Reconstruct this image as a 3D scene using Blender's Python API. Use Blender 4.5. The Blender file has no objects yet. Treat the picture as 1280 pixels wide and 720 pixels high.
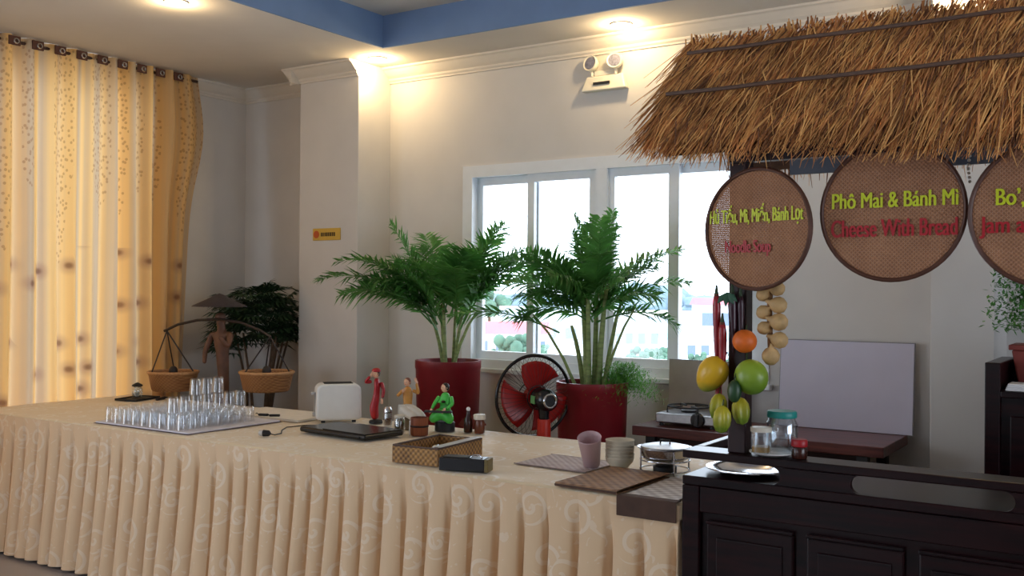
import bpy, bmesh, math, random
from mathutils import Vector, Matrix, Euler
random.seed(7)
R = math.radians
PI = math.pi
SC = bpy.context.scene
COL = SC.collection

# ------------------------------------------------------------------ camera
cam_d = bpy.data.cameras.new('camera')
cam_d.sensor_width = 36.0
cam_d.lens = 36.0 * 1245.4 / 1280.0
cam_d.clip_start = 0.05
cam_d.clip_end = 3000
cam = bpy.data.objects.new('camera', cam_d)
COL.objects.link(cam)
_r = Vector((0.83497112, 0.55024098, 0.00762174))
_u = Vector((-0.00465457, -0.00678804, 0.99996613))
_f = Vector((-0.55027408, 0.83497832, 0.00310668))
_m = Matrix.Identity(4)
for i in range(3):
    _m[i][0] = _r[i]; _m[i][1] = _u[i]; _m[i][2] = -_f[i]
_m[0][3], _m[1][3], _m[2][3] = 0.0, 0.0, 1.45
cam.matrix_world = _m
SC.camera = cam

# ------------------------------------------------------------------ world, view
w = bpy.data.worlds.new('overcast_sky')
SC.world = w
w.use_nodes = True
wn = w.node_tree.nodes
wn['Background'].inputs[0].default_value = (0.84, 0.93, 1.06, 1)
wn['Background'].inputs[1].default_value = 7.0
SC.view_settings.view_transform = 'Standard'
SC.view_settings.look = 'None'
SC.view_settings.gamma = 1.0
SC.view_settings.use_curve_mapping = False
SC.view_settings.exposure = -0.40
SC.cycles.use_denoising = True
SC.cycles.max_bounces = 10
SC.cycles.diffuse_bounces = 6
SC.cycles.transparent_max_bounces = 32
SC.cycles.sample_clamp_indirect = 6.0
SC.cycles.caustics_reflective = False
SC.cycles.caustics_refractive = False


def portal(name, loc, rot, sx, sy):
    d = bpy.data.lights.new(name, 'AREA')
    d.shape = 'RECTANGLE'; d.size = sx; d.size_y = sy
    d.cycles.is_portal = True
    o = bpy.data.objects.new(name, d)
    o.location = loc; o.rotation_euler = rot
    COL.objects.link(o)
    return o


# portals only guide sampling of the sky through the room's openings
portal('back_window_portal', (-2.84, 5.44, 1.6), (R(-90), 0, 0), 2.1, 1.35)
portal('left_window_portal', (-6.12, 3.1, 1.48), (0, R(-90), 0), 2.76, 2.6)
FWX0, FWX1, FWZ0, FWZ1 = -3.6, -2.2, 0.9, 2.3      # window behind the camera
RWY0, RWY1, RWZ0, RWZ1 = -0.2, 3.6, 0.5, 2.5       # windows in the right wall
portal('front_window_portal', ((FWX0 + FWX1) / 2, -4.1, (FWZ0 + FWZ1) / 2), (R(90), 0, 0), FWX1 - FWX0, FWZ1 - FWZ0)
LWY0, LWY1, LWZ0, LWZ1 = -2.6, 0.9, 0.3, 2.6       # bare window in the left wall, nearer the camera
portal('side_window_portal', (-6.12, (LWY0 + LWY1) / 2, (LWZ0 + LWZ1) / 2), (0, R(-90), 0), LWZ1 - LWZ0, LWY1 - LWY0)
portal('right_window_portal', (4.1, (RWY0 + RWY1) / 2, (RWZ0 + RWZ1) / 2), (0, R(90), 0), RWZ1 - RWZ0, RWY1 - RWY0)

# ------------------------------------------------------------------ materials
MATS = {}


def nodes_of(name):
    m = bpy.data.materials.new(name)
    m.use_nodes = True
    nt = m.node_tree
    return m, nt, nt.nodes, nt.links, nt.nodes['Principled BSDF']


def lin(c):
    return tuple((x / 12.92 if x <= 0.04045 else ((x + 0.055) / 1.055) ** 2.4) for x in [v / 255.0 for v in c])


def mat(name, rgb, rough=0.5, metal=0.0, vary=0.12, scale=20.0, bump=0.0, coat=0.0, spec=0.5, stretch=None):
    """plain procedural material: sRGB 0-255 base colour with noise variation and optional bump"""
    if name in MATS:
        return MATS[name]
    m, nt, N, L, b = nodes_of(name)
    c = lin(rgb)
    tc = N.new('ShaderNodeTexCoord')
    mp = N.new('ShaderNodeMapping')
    if stretch:
        mp.inputs['Scale'].default_value = stretch
    no = N.new('ShaderNodeTexNoise')
    no.inputs['Scale'].default_value = scale
    no.inputs['Detail'].default_value = 4
    L.new(tc.outputs['Object'], mp.inputs[0]); L.new(mp.outputs[0], no.inputs['Vector'])
    ra = N.new('ShaderNodeValToRGB')
    lo = tuple(x * (1 - vary) for x in c); hi = tuple(min(1, x * (1 + vary)) for x in c)
    ra.color_ramp.elements[0].position = 0.3; ra.color_ramp.elements[1].position = 0.7
    ra.color_ramp.elements[0].color = (*lo, 1); ra.color_ramp.elements[1].color = (*hi, 1)
    L.new(no.outputs['Fac'], ra.inputs[0]); L.new(ra.outputs[0], b.inputs['Base Color'])
    b.inputs['Roughness'].default_value = rough
    b.inputs['Metallic'].default_value = metal
    b.inputs['Coat Weight'].default_value = coat
    b.inputs['Specular IOR Level'].default_value = spec
    if bump:
        bu = N.new('ShaderNodeBump'); bu.inputs['Strength'].default_value = bump; bu.inputs['Distance'].default_value = 0.01
        L.new(no.outputs['Fac'], bu.inputs['Height']); L.new(bu.outputs[0], b.inputs['Normal'])
    MATS[name] = m
    return m


def emit(name, rgb, s):
    m, nt, N, L, b = nodes_of(name)
    b.inputs['Base Color'].default_value = (*rgb, 1)
    b.inputs['Emission Color'].default_value = (*rgb, 1)
    b.inputs['Emission Strength'].default_value = s
    MATS[name] = m
    return m


def thin_glass(name, tint=(0.95, 0.97, 0.97), gloss=0.10, rough=0.02, edge=0.35):
    m, nt, N, L, b = nodes_of(name)
    N.remove(b)
    out = [n for n in N if n.type == 'OUTPUT_MATERIAL'][0]
    t = N.new('ShaderNodeBsdfTransparent'); t.inputs[0].default_value = (*tint, 1)
    g = N.new('ShaderNodeBsdfGlossy'); g.inputs[0].default_value = (1, 1, 1, 1); g.inputs['Roughness'].default_value = rough
    lw = N.new('ShaderNodeLayerWeight'); lw.inputs[0].default_value = edge
    ma = N.new('ShaderNodeMath'); ma.operation = 'MULTIPLY_ADD'
    ma.inputs[1].default_value = 0.32; ma.inputs[2].default_value = gloss
    L.new(lw.outputs['Facing'], ma.inputs[0])
    mx = N.new('ShaderNodeMixShader')
    L.new(ma.outputs[0], mx.inputs[0]); L.new(t.outputs[0], mx.inputs[1]); L.new(g.outputs[0], mx.inputs[2])
    L.new(mx.outputs[0], out.inputs[0])
    MATS[name] = m
    return m


def translucent(name, rgb, trans=0.35, rough=0.6, vary=0.2, scale=12):
    """leaf / thin cloth: principled mixed with translucent"""
    m = mat(name, rgb, rough, vary=vary, scale=scale)
    nt = m.node_tree; N = nt.nodes; L = nt.links
    b = N['Principled BSDF']; out = [n for n in N if n.type == 'OUTPUT_MATERIAL'][0]
    src = b.inputs['Base Color'].links[0].from_socket
    t = N.new('ShaderNodeBsdfTranslucent'); L.new(src, t.inputs[0])
    mx = N.new('ShaderNodeMixShader'); mx.inputs[0].default_value = trans
    L.new(b.outputs[0], mx.inputs[1]); L.new(t.outputs[0], mx.inputs[2]); L.new(mx.outputs[0], out.inputs[0])
    return m


def M2(N, op, a, b=None, c=None):
    n = N.new('ShaderNodeMath'); n.operation = op
    return n


def math_node(nt, op, a, b=None, c=None):
    n = nt.nodes.new('ShaderNodeMath'); n.operation = op
    for i, v in enumerate((a, b, c)):
        if v is None:
            continue
        if isinstance(v, (int, float)):
            n.inputs[i].default_value = v
        else:
            nt.links.new(v, n.inputs[i])
    return n.outputs[0]


def mix_col(nt, fac, a, b):
    n = nt.nodes.new('ShaderNodeMix'); n.data_type = 'RGBA'
    if isinstance(fac, (int, float)):
        n.inputs[0].default_value = fac
    else:
        nt.links.new(fac, n.inputs[0])
    for i, v in ((6, a), (7, b)):
        if isinstance(v, tuple):
            n.inputs[i].default_value = (*v, 1)
        else:
            nt.links.new(v, n.inputs[i])
    return n.outputs[2]


def jacquard(name, rgb, silver, plane):
    """damask cloth with woven spiral motifs; plane picks the two object axes of the cloth"""
    m, nt, N, L, b = nodes_of(name)
    tc = N.new('ShaderNodeTexCoord'); sp = N.new('ShaderNodeSeparateXYZ'); L.new(tc.outputs['Object'], sp.inputs[0])
    cb = N.new('ShaderNodeCombineXYZ')
    L.new(sp.outputs[plane[0]], cb.inputs[0]); L.new(sp.outputs[plane[1]], cb.inputs[1])
    sc = N.new('ShaderNodeVectorMath'); sc.operation = 'SCALE'; sc.inputs['Scale'].default_value = 5.2
    L.new(cb.outputs[0], sc.inputs[0])
    vo = N.new('ShaderNodeTexVoronoi'); vo.voronoi_dimensions = '2D'; vo.inputs['Scale'].default_value = 1.0
    vo.inputs['Randomness'].default_value = 0.8
    L.new(sc.outputs[0], vo.inputs['Vector'])
    su = N.new('ShaderNodeVectorMath'); su.operation = 'SUBTRACT'
    L.new(sc.outputs[0], su.inputs[0]); L.new(vo.outputs['Position'], su.inputs[1])
    s2 = N.new('ShaderNodeSeparateXYZ'); L.new(su.outputs[0], s2.inputs[0])
    ang = math_node(nt, 'ARCTAN2', s2.outputs[1], s2.outputs[0])
    r_ = vo.outputs['Distance']
    ph = math_node(nt, 'MULTIPLY_ADD', r_, 26.0, ang)
    si = math_node(nt, 'SINE', ph)
    on = math_node(nt, 'GREATER_THAN', si, 0.55)
    near = math_node(nt, 'LESS_THAN', r_, 0.36)
    mo = math_node(nt, 'MULTIPLY', on, near)
    # leafy flourishes between the spirals
    wv = N.new('ShaderNodeTexNoise'); wv.inputs['Scale'].default_value = 3.1; wv.inputs['Detail'].default_value = 1.5
    wv.inputs['Distortion'].default_value = 1.6
    L.new(sc.outputs[0], wv.inputs['Vector'])
    fl = math_node(nt, 'GREATER_THAN', wv.outputs['Fac'], 0.64)
    tot = math_node(nt, 'MAXIMUM', mo, math_node(nt, 'MULTIPLY', fl, 0.8))
    fac = math_node(nt, 'MULTIPLY', tot, 0.34)
    col = mix_col(nt, fac, lin(rgb), lin(silver))
    L.new(col, b.inputs['Base Color'])
    ro = math_node(nt, 'MULTIPLY_ADD', tot, -0.22, 0.62)
    L.new(ro, b.inputs['Roughness'])
    b.inputs['Sheen Weight'].default_value = 0.25
    b.inputs['Specular IOR Level'].default_value = 0.35
    MATS[name] = m
    return m


def curtain_mat():
    m, nt, N, L, b = nodes_of('printed_curtain_cloth')
    uv = N.new('ShaderNodeUVMap')      # u: metres of cloth, v: metres above the floor
    sp = N.new('ShaderNodeSeparateXYZ'); L.new(uv.outputs[0], sp.inputs[0])
    # stripes of the weave
    no = N.new('ShaderNodeTexNoise'); no.noise_dimensions = '1D'; no.inputs['Scale'].default_value = 9.0
    no.inputs['Detail'].default_value = 3
    L.new(sp.outputs[0], no.inputs['W'])
    ra = N.new('ShaderNodeValToRGB')
    ra.color_ramp.elements[0].position = 0.36; ra.color_ramp.elements[0].color = (*lin((194, 170, 140)), 1)
    ra.color_ramp.elements[1].position = 0.62; ra.color_ramp.elements[1].color = (*lin((230, 188, 122)), 1)
    L.new(no.outputs['Fac'], ra.inputs[0])
    # big brown blossoms on the lower half
    vo = N.new('ShaderNodeTexVoronoi'); vo.voronoi_dimensions = '2D'; vo.inputs['Scale'].default_value = 4.6
    vo.inputs['Randomness'].default_value = 0.8
    L.new(uv.outputs[0], vo.inputs['Vector'])
    low = math_node(nt, 'LESS_THAN', sp.outputs[1], 1.72)
    petal = N.new('ShaderNodeMapRange'); petal.inputs[1].default_value = 0.34; petal.inputs[2].default_value = 0.10
    petal.interpolation_type = 'SMOOTHSTEP'
    L.new(vo.outputs['Distance'], petal.inputs[0])
    core = N.new('ShaderNodeMapRange'); core.inputs[1].default_value = 0.14; core.inputs[2].default_value = 0.03
    core.interpolation_type = 'SMOOTHSTEP'
    L.new(vo.outputs['Distance'], core.inputs[0])
    pick = N.new('ShaderNodeSeparateColor'); L.new(vo.outputs['Color'], pick.inputs[0])
    sel = math_node(nt, 'GREATER_THAN', pick.outputs[0], 0.30)
    lowsel = math_node(nt, 'MULTIPLY', low, sel)
    c1 = mix_col(nt, math_node(nt, 'MULTIPLY', math_node(nt, 'MULTIPLY', petal.outputs[0], 0.42), lowsel), ra.outputs[0], lin((150, 108, 92)))
    c2 = mix_col(nt, math_node(nt, 'MULTIPLY', math_node(nt, 'MULTIPLY', core.outputs[0], 0.62), lowsel), c1, lin((92, 46, 34)))
    # hanging sprigs near the top
    mp = N.new('ShaderNodeMapping'); mp.inputs['Scale'].default_value = (44, 26, 1)
    L.new(uv.outputs[0], mp.inputs[0])
    v2 = N.new('ShaderNodeTexVoronoi'); v2.voronoi_dimensions = '2D'; v2.inputs['Scale'].default_value = 1.0
    L.new(mp.outputs[0], v2.inputs['Vector'])
    leaf = math_node(nt, 'LESS_THAN', v2.outputs['Distance'], 0.24)
    n2 = N.new('ShaderNodeTexNoise'); n2.noise_dimensions = '1D'; n2.inputs['Scale'].default_value = 6.5; n2.inputs['Detail'].default_value = 0
    L.new(sp.outputs[0], n2.inputs['W'])
    col_on = math_node(nt, 'GREATER_THAN', n2.outputs['Fac'], 0.50)
    lim = math_node(nt, 'MULTIPLY_ADD', n2.outputs['Fac'], -1.5, 2.95)
    hi = math_node(nt, 'GREATER_THAN', sp.outputs[1], lim)
    lf = math_node(nt, 'MULTIPLY', math_node(nt, 'MULTIPLY', leaf, col_on), math_node(nt, 'MULTIPLY', hi, 0.42))
    c3 = mix_col(nt, lf, c2, lin((132, 84, 48)))
    # dark brown heading band
    band = math_node(nt, 'GREATER_THAN', sp.outputs[1], 2.905)
    c4 = mix_col(nt, math_node(nt, 'MULTIPLY', band, 0.0), c3, lin((70, 40, 28)))
    L.new(c4, b.inputs['Base Color'])
    b.inputs['Roughness'].default_value = 0.75
    b.inputs['Specular IOR Level'].default_value = 0.2
    out = [n for n in N if n.type == 'OUTPUT_MATERIAL'][0]
    t = N.new('ShaderNodeBsdfTranslucent'); L.new(c4, t.inputs[0])
    mx = N.new('ShaderNodeMixShader'); mx.inputs[0].default_value = 0.27
    L.new(b.outputs[0], mx.inputs[1]); L.new(t.outputs[0], mx.inputs[2]); L.new(mx.outputs[0], out.inputs[0])
    MATS['curtain'] = m
    return m


def wood(name, dark, light, rough=0.3, scale=3.0, axis=0, coat=0.2, spec=0.32):
    m, nt, N, L, b = nodes_of(name)
    tc = N.new('ShaderNodeTexCoord'); mp = N.new('ShaderNodeMapping')
    s = [14.0, 14.0, 14.0]; s[axis] = 1.2
    mp.inputs['Scale'].default_value = s
    L.new(tc.outputs['Object'], mp.inputs[0])
    no = N.new('ShaderNodeTexNoise'); no.inputs['Scale'].default_value = scale; no.inputs['Detail'].default_value = 6
    no.inputs['Distortion'].default_value = 0.4
    L.new(mp.outputs[0], no.inputs['Vector'])
    ra = N.new('ShaderNodeValToRGB')
    ra.color_ramp.elements[0].position = 0.35; ra.color_ramp.elements[1].position = 0.68
    ra.color_ramp.elements[0].color = (*lin(dark), 1); ra.color_ramp.elements[1].color = (*lin(light), 1)
    L.new(no.outputs['Fac'], ra.inputs[0]); L.new(ra.outputs[0], b.inputs['Base Color'])
    b.inputs['Roughness'].default_value = rough
    b.inputs['Coat Weight'].default_value = coat
    b.inputs['Coat Roughness'].default_value = 0.15
    b.inputs['Specular IOR Level'].default_value = spec
    bu = N.new('ShaderNodeBump'); bu.inputs['Strength'].default_value = 0.05
    L.new(no.outputs['Fac'], bu.inputs['Height']); L.new(bu.outputs[0], b.inputs['Normal'])
    MATS[name] = m
    return m


def weave_mat(name, a, b_, holes=0.0, scale=150.0, plane=(0, 2), rough=0.65):
    """basket weave: two crossing strip waves, optional see-through gaps"""
    m, nt, N, L, b = nodes_of(name)
    tc = N.new('ShaderNodeTexCoord'); sp = N.new('ShaderNodeSeparateXYZ'); L.new(tc.outputs['Object'], sp.inputs[0])
    x = math_node(nt, 'MULTIPLY', sp.outputs[plane[0]], scale)
    z = math_node(nt, 'MULTIPLY', sp.outputs[plane[1]], scale)
    sx = math_node(nt, 'SINE', x); sz = math_node(nt, 'SINE', z)
    ax = math_node(nt, 'ABSOLUTE', sx); az = math_node(nt, 'ABSOLUTE', sz)
    pr = math_node(nt, 'MULTIPLY', sx, sz)
    no = N.new('ShaderNodeTexNoise'); no.inputs['Scale'].default_value = 14; no.inputs['Detail'].default_value = 3
    L.new(tc.outputs['Object'], no.inputs['Vector'])
    f = math_node(nt, 'MULTIPLY_ADD', pr, 0.35, 0.5)
    f2 = math_node(nt, 'ADD', f, math_node(nt, 'MULTIPLY_ADD', no.outputs['Fac'], 0.8, -0.4))
    cl = nt.nodes.new('ShaderNodeClamp'); L.new(f2, cl.inputs[0])
    L.new(mix_col(nt, cl.outputs[0], lin(a), lin(b_)), b.inputs['Base Color'])
    b.inputs['Roughness'].default_value = rough
    bu = N.new('ShaderNodeBump'); bu.inputs['Strength'].default_value = 0.5; bu.inputs['Distance'].default_value = 0.003
    L.new(pr, bu.inputs['Height']); L.new(bu.outputs[0], b.inputs['Normal'])
    if holes:
        mx_ = math_node(nt, 'MAXIMUM', ax, az)
        gap = math_node(nt, 'LESS_THAN', mx_, holes)
        al = math_node(nt, 'SUBTRACT', 1.0, gap)
        L.new(al, b.inputs['Alpha'])
    MATS[name] = m
    return m


WALL = mat('cream_wall_paint', (210, 208, 205), 0.85, vary=0.03, scale=4, bump=0.02, spec=0.2)
CEIL = mat('cream_ceiling_paint', (208, 204, 198), 0.9, vary=0.03, scale=3, spec=0.2)
BLUE = mat('blue_ceiling_paint', (122, 148, 186), 0.8, vary=0.05, scale=4, spec=0.2)
CROWN = mat('cream_moulding_paint', (216, 210, 200), 0.7, vary=0.02)
FLOORM = mat('grey_tile_floor', (150, 142, 140), 0.25, vary=0.08, scale=2)
PVC = mat('white_window_plastic', (222, 228, 234), 0.35, vary=0.02)
GLASS = thin_glass('window_pane_glass', (0.97, 0.99, 1.0), 0.03, 0.0, 0.2)
CLEAR = thin_glass('clear_tumbler_glass', (0.96, 0.97, 0.98), 0.06, 0.08, 0.4)
JARG = thin_glass('clear_jar_plastic', (0.90, 0.93, 0.95), 0.10, 0.06, 0.45)
CLOTH = jacquard('gold_damask_cloth', (224, 204, 168), (240, 234, 224), (0, 1))
SKIRT = jacquard('gold_damask_skirt', (222, 190, 152), (240, 230, 214), (0, 2))
CURT = curtain_mat()
DARKW = wood('dark_rosewood', (15, 5, 8), (36, 11, 13), 0.32, 3.0, 0, 0.03, 0.2)
DESKW = wood('reddish_brown_desk_wood', (66, 28, 26), (104, 50, 44), 0.35, 3.0, 0, 0.25)
BLACKP = mat('glossy_black_plastic', (14, 14, 18), 0.25, vary=0.1)
BLACKM = mat('matt_black_plastic', (24, 23, 25), 0.55, vary=0.1)
WHITEP = mat('white_plastic', (228, 228, 230), 0.4, vary=0.02)
CHROME = mat('polished_steel', (205, 205, 208), 0.15, metal=1.0, vary=0.05)
STEELB = mat('brushed_steel', (168, 168, 170), 0.32, metal=1.0, vary=0.1, scale=40, stretch=(1, 12, 1))
REDPOT = mat('oxblood_glazed_clay', (122, 22, 32), 0.4, vary=0.15, scale=6)
SOIL = mat('dark_potting_soil', (44, 32, 24), 0.95, vary=0.4, scale=60, bump=0.6)
LEAF = translucent('palm_leaf_green', (80, 138, 64), 0.28, 0.5, 0.35, 9)
LEAFD = translucent('dark_palm_leaf', (30, 58, 34), 0.15, 0.5, 0.35, 9)
LEAFF = translucent('fern_leaf_green', (86, 150, 52), 0.35, 0.55, 0.3, 9)
STEM = mat('palm_stem_green', (122, 138, 80), 0.6, vary=0.3, scale=14, stretch=(1, 1, 5))
STEMD = mat('brown_plant_stem', (92, 72, 54), 0.7, vary=0.3, scale=20)
WEAVE = weave_mat('winnowing_basket_weave', (128, 82, 54), (186, 134, 96), holes=0.22, scale=520.0)
RIM = mat('brown_bamboo_rim', (84, 50, 36), 0.5, vary=0.2, scale=30)
YELLOWT = mat('lime_yellow_lettering', (206, 216, 30), 0.5, vary=0.03)
REDT = mat('dark_red_lettering', (176, 14, 30), 0.5, vary=0.03)


# ------------------------------------------------------------------ mesh helpers
class MB:
    def __init__(s):
        s.v = []; s.f = []

    def add(s, vs, fs):
        o = len(s.v)
        s.v += [tuple(p) for p in vs]
        s.f += [tuple(i + o for i in f) for f in fs]
        return s

    def box(s, x0, x1, y0, y1, z0, z1, M=None):
        vs = [(x0, y0, z0), (x1, y0, z0), (x1, y1, z0), (x0, y1, z0), (x0, y0, z1), (x1, y0, z1), (x1, y1, z1), (x0, y1, z1)]
        if M:
            vs = [M @ Vector(p) for p in vs]
        return s.add(vs, [(0, 3, 2, 1), (4, 5, 6, 7), (0, 1, 5, 4), (1, 2, 6, 5), (2, 3, 7, 6), (3, 0, 4, 7)])

    def lathe(s, prof, n=20, c=(0, 0, 0), M=None, close=False):
        """prof: list of (radius, z)"""
        vs = []
        for r, z in prof:
            for k in range(n):
                a = 2 * PI * k / n
                p = Vector((c[0] + r * math.cos(a), c[1] + r * math.sin(a), c[2] + z))
                vs.append(M @ p if M else p)
        fs = []
        for i in range(len(prof) - 1):
            for k in range(n):
                k2 = (k + 1) % n
                fs.append((i * n + k, i * n + k2, (i + 1) * n + k2, (i + 1) * n + k))
        if prof[0][0] > 1e-6:
            fs.append(tuple(reversed(range(n))))
        if prof[-1][0] > 1e-6:
            fs.append(tuple((len(prof) - 1) * n + k for k in range(n)))
        return s.add(vs, fs)

    def shell(s, prof, n=20, c=(0, 0, 0), M=None):
        """lathe without caps (profile drawn as a closed thin wall by the caller)"""
        vs = []
        for r, z in prof:
            for k in range(n):
                a = 2 * PI * k / n
                p = Vector((c[0] + r * math.cos(a), c[1] + r * math.sin(a), c[2] + z))
                vs.append(M @ p if M else p)
        fs = []
        for i in range(len(prof) - 1):
            for k in range(n):
                k2 = (k + 1) % n
                fs.append((i * n + k, i * n + k2, (i + 1) * n + k2, (i + 1) * n + k))
        return s.add(vs, fs)

    def tube(s, pts, rad, n=8, caps=True):
        pts = [Vector(p) for p in pts]
        m = len(pts)
        rs = rad if isinstance(rad, (list, tuple)) else [rad] * m
        t0 = (pts[1] - pts[0]).normalized()
        ref = Vector((0, 0, 1)) if abs(t0.z) < 0.9 else Vector((1, 0, 0))
        a = t0.cross(ref).normalized()
        vs = []
        for i in range(m):
            if i == 0: t = pts[1] - pts[0]
            elif i == m - 1: t = pts[-1] - pts[-2]
            else: t = pts[i + 1] - pts[i - 1]
            t.normalize()
            a = (a - t * a.dot(t)).normalized()
            b = t.cross(a)
            for k in range(n):
                g = 2 * PI * k / n
                vs.append(pts[i] + (a * math.cos(g) + b * math.sin(g)) * rs[i])
        fs = []
        for i in range(m - 1):
            for k in range(n):
                k2 = (k + 1) % n
                fs.append((i * n + k, i * n + k2, (i + 1) * n + k2, (i + 1) * n + k))
        if caps:
            fs.append(tuple(reversed(range(n)))); fs.append(tuple((m - 1) * n + k for k in range(n)))
        return s.add(vs, fs)

    def ring(s, c, ax, r, tr, n=40, k=8):
        """torus with centre c, axis ax"""
        ax = Vector(ax).normalized(); c = Vector(c)
        a = ax.cross(Vector((0, 0, 1)) if abs(ax.z) < 0.9 else Vector((1, 0, 0))).normalized(); b = ax.cross(a)
        vs = []
        for i in range(n):
            g = 2 * PI * i / n
            d = a * math.cos(g) + b * math.sin(g)
            for j in range(k):
                h = 2 * PI * j / k
                vs.append(c + d * (r + tr * math.cos(h)) + ax * tr * math.sin(h))
        fs = []
        for i in range(n):
            for j in range(k):
                fs.append((i * k + j, ((i + 1) % n) * k + j, ((i + 1) % n) * k + (j + 1) % k, i * k + (j + 1) % k))
        return s.add(vs, fs)

    def ball(s, c, rx, ry=None, rz=None, n=16, m=10, M=None, warp=None):
        ry = ry or rx; rz = rz or rx
        vs = []
        for i in range(m + 1):
            th = PI * i / m
            for k in range(n):
                a = 2 * PI * k / n
                p = Vector((rx * math.sin(th) * math.cos(a), ry * math.sin(th) * math.sin(a), rz * math.cos(th)))
                if warp: p = warp(p)
                if M: p = M @ p
                vs.append(p + Vector(c))
        fs = []
        for i in range(m):
            for k in range(n):
                k2 = (k + 1) % n
                fs.append((i * n + k, (i + 1) * n + k, (i + 1) * n + k2, i * n + k2))
        return s.add(vs, fs)

    def build(s, name, m, parent=None, smooth=False, bevel=0.0, seg=2, loc=None, rot=None, uv=None, solid=0.0):
        me = bpy.data.meshes.new(name)
        me.from_pydata(s.v, [], s.f)
        bm = bmesh.new(); bm.from_mesh(me)
        bmesh.ops.remove_doubles(bm, verts=bm.verts, dist=1e-6)
        if uv is None:
            bmesh.ops.recalc_face_normals(bm, faces=bm.faces)
        bm.to_mesh(me); bm.free()
        if uv is not None:
            la = me.uv_layers.new(name='UVMap')
            for lp in me.loops:
                la.data[lp.index].uv = uv(me.vertices[lp.vertex_index].co, lp.vertex_index)
        me.materials.append(m)
        o = bpy.data.objects.new(name, me)
        COL.objects.link(o)
        if parent: o.parent = parent
        if loc: o.location = loc
        if rot: o.rotation_euler = rot
        if bevel:
            b = o.modifiers.new('bevel', 'BEVEL'); b.width = bevel; b.segments = seg; b.limit_method = 'ANGLE'; b.angle_limit = R(40)
        if solid:
            b = o.modifiers.new('thickness', 'SOLIDIFY'); b.thickness = solid
        if smooth:
            for p in me.polygons: p.use_smooth = True
            if smooth != 'all':
                bpy_smooth(me)
        return o


def bpy_smooth(me):
    # sharp edges above 45 degrees
    bm = bmesh.new(); bm.from_mesh(me)
    for e in bm.edges:
        if len(e.link_faces) == 2 and e.calc_face_angle(0) > R(45):
            e.smooth = False
    bm.to_mesh(me); bm.free()


def tag(o, label, cat=None, group=None, kind=None):
    if label: o['label'] = label
    if cat: o['category'] = cat
    if group: o['group'] = group
    if kind: o['kind'] = kind
    return o


def thing(name, label, cat, loc=(0, 0, 0), rz=0.0, group=None):
    o = bpy.data.objects.new(name, None)
    o.empty_display_size = 0.05
    o.location = loc; o.rotation_euler = (0, 0, rz)
    COL.objects.link(o)
    return tag(o, label, cat, group)


def struct(o, label=None):
    o['kind'] = 'structure'
    if label: o['label'] = label
    return o


def dup(root, loc, rot=None, label=None, parent=None):
    r = root.copy(); COL.objects.link(r)
    r.location = loc
    if rot is not None: r.rotation_euler = rot
    if label: r['label'] = label
    for ch in list(root.children):
        c = ch.copy(); COL.objects.link(c); c.parent = r
        for g in list(ch.children):
            d = g.copy(); COL.objects.link(d); d.parent = c
    return r


def skin_mesh(name, verts, edges, radii, m, parent=None, sub=2, root=0):
    me = bpy.data.meshes.new(name)
    me.from_pydata(verts, edges, [])
    o = bpy.data.objects.new(name, me); COL.objects.link(o)
    sk = o.modifiers.new('skin', 'SKIN'); sk.use_smooth_shade = True
    for i, r_ in enumerate(radii):
        me.skin_vertices[0].data[i].radius = (r_, r_) if isinstance(r_, (int, float)) else r_
        me.skin_vertices[0].data[i].use_root = (i == root)
    ss = o.modifiers.new('sub', 'SUBSURF'); ss.levels = sub; ss.render_levels = sub
    dg = bpy.context.evaluated_depsgraph_get()
    ev = bpy.data.meshes.new_from_object(o.evaluated_get(dg))
    ev.name = name
    o.modifiers.clear(); o.data = ev
    ev.materials.clear(); ev.materials.append(m)
    for p in ev.polygons: p.use_smooth = True
    if parent: o.parent = parent
    return o


# ------------------------------------------------------------------ the room
CZ = 2.97          # soffit height
TZ = 3.17          # raised tray ceiling
WY = 5.28          # back wall
LX = -5.95         # left wall
WXL, WXR, WZ0, WZ1 = -3.865, -1.805, 0.955, 2.262

struct(MB().box(-6.2, 4.2, -4.3, 6.6, -0.12, 0).build('floor', FLOORM))
b = MB()
b.box(-6.2, WXL, WY, WY + .2, 0, 3.4).box(WXR, -0.95, WY, WY + .2, 0, 3.4)
b.box(WXL, WXR, WY, WY + .2, 0, WZ0).box(WXL, WXR, WY, WY + .2, WZ1, 3.4)
struct(b.build('wall_back', WALL))
b = MB()
b.box(LX - .2, LX, 4.40, 6.6, 0, 3.4).box(LX - .2, LX, -4.3, LWY0, 0, 3.4).box(LX - .2, LX, LWY1, 1.8, 0, 3.4)
b.box(LX - .2, LX, LWY0, LWY1, 0, LWZ0).box(LX - .2, LX, LWY0, LWY1, LWZ1, 3.4)
b.box(LX - .2, LX, 1.8, 4.40, 0, .1).box(LX - .2, LX, 1.8, 4.40, 2.86, 3.4)
struct(b.build('wall_left', WALL))
struct(MB().box(-5.035, -4.495, 4.954, WY, 0, CZ).build('wall_pillar', WALL, bevel=.004))
struct(MB().box(-0.95, -0.672, 5.08, 5.5, 0, CZ).build('wall_pilaster', WALL, bevel=.004))
struct(MB().box(-0.95, 4.2, 6.3, 6.5, 0, 3.4).box(-1.0, -.95, 5.48, 6.5, 0, 3.4).build('wall_recess', WALL))
def wall_open(axis, c0, c1, a0, a1, o0, o1, z0, z1, name):
    """wall slab along one axis with one window opening o0..o1, z0..z1"""
    b = MB()
    for (p, q, r0, r1) in ((a0, o0, 0, 3.4), (o1, a1, 0, 3.4), (o0, o1, 0, z0), (o0, o1, z1, 3.4)):
        if axis == 'x': b.box(p, q, c0, c1, r0, r1)
        else: b.box(c0, c1, p, q, r0, r1)
    return struct(b.build(name, WALL))


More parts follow.
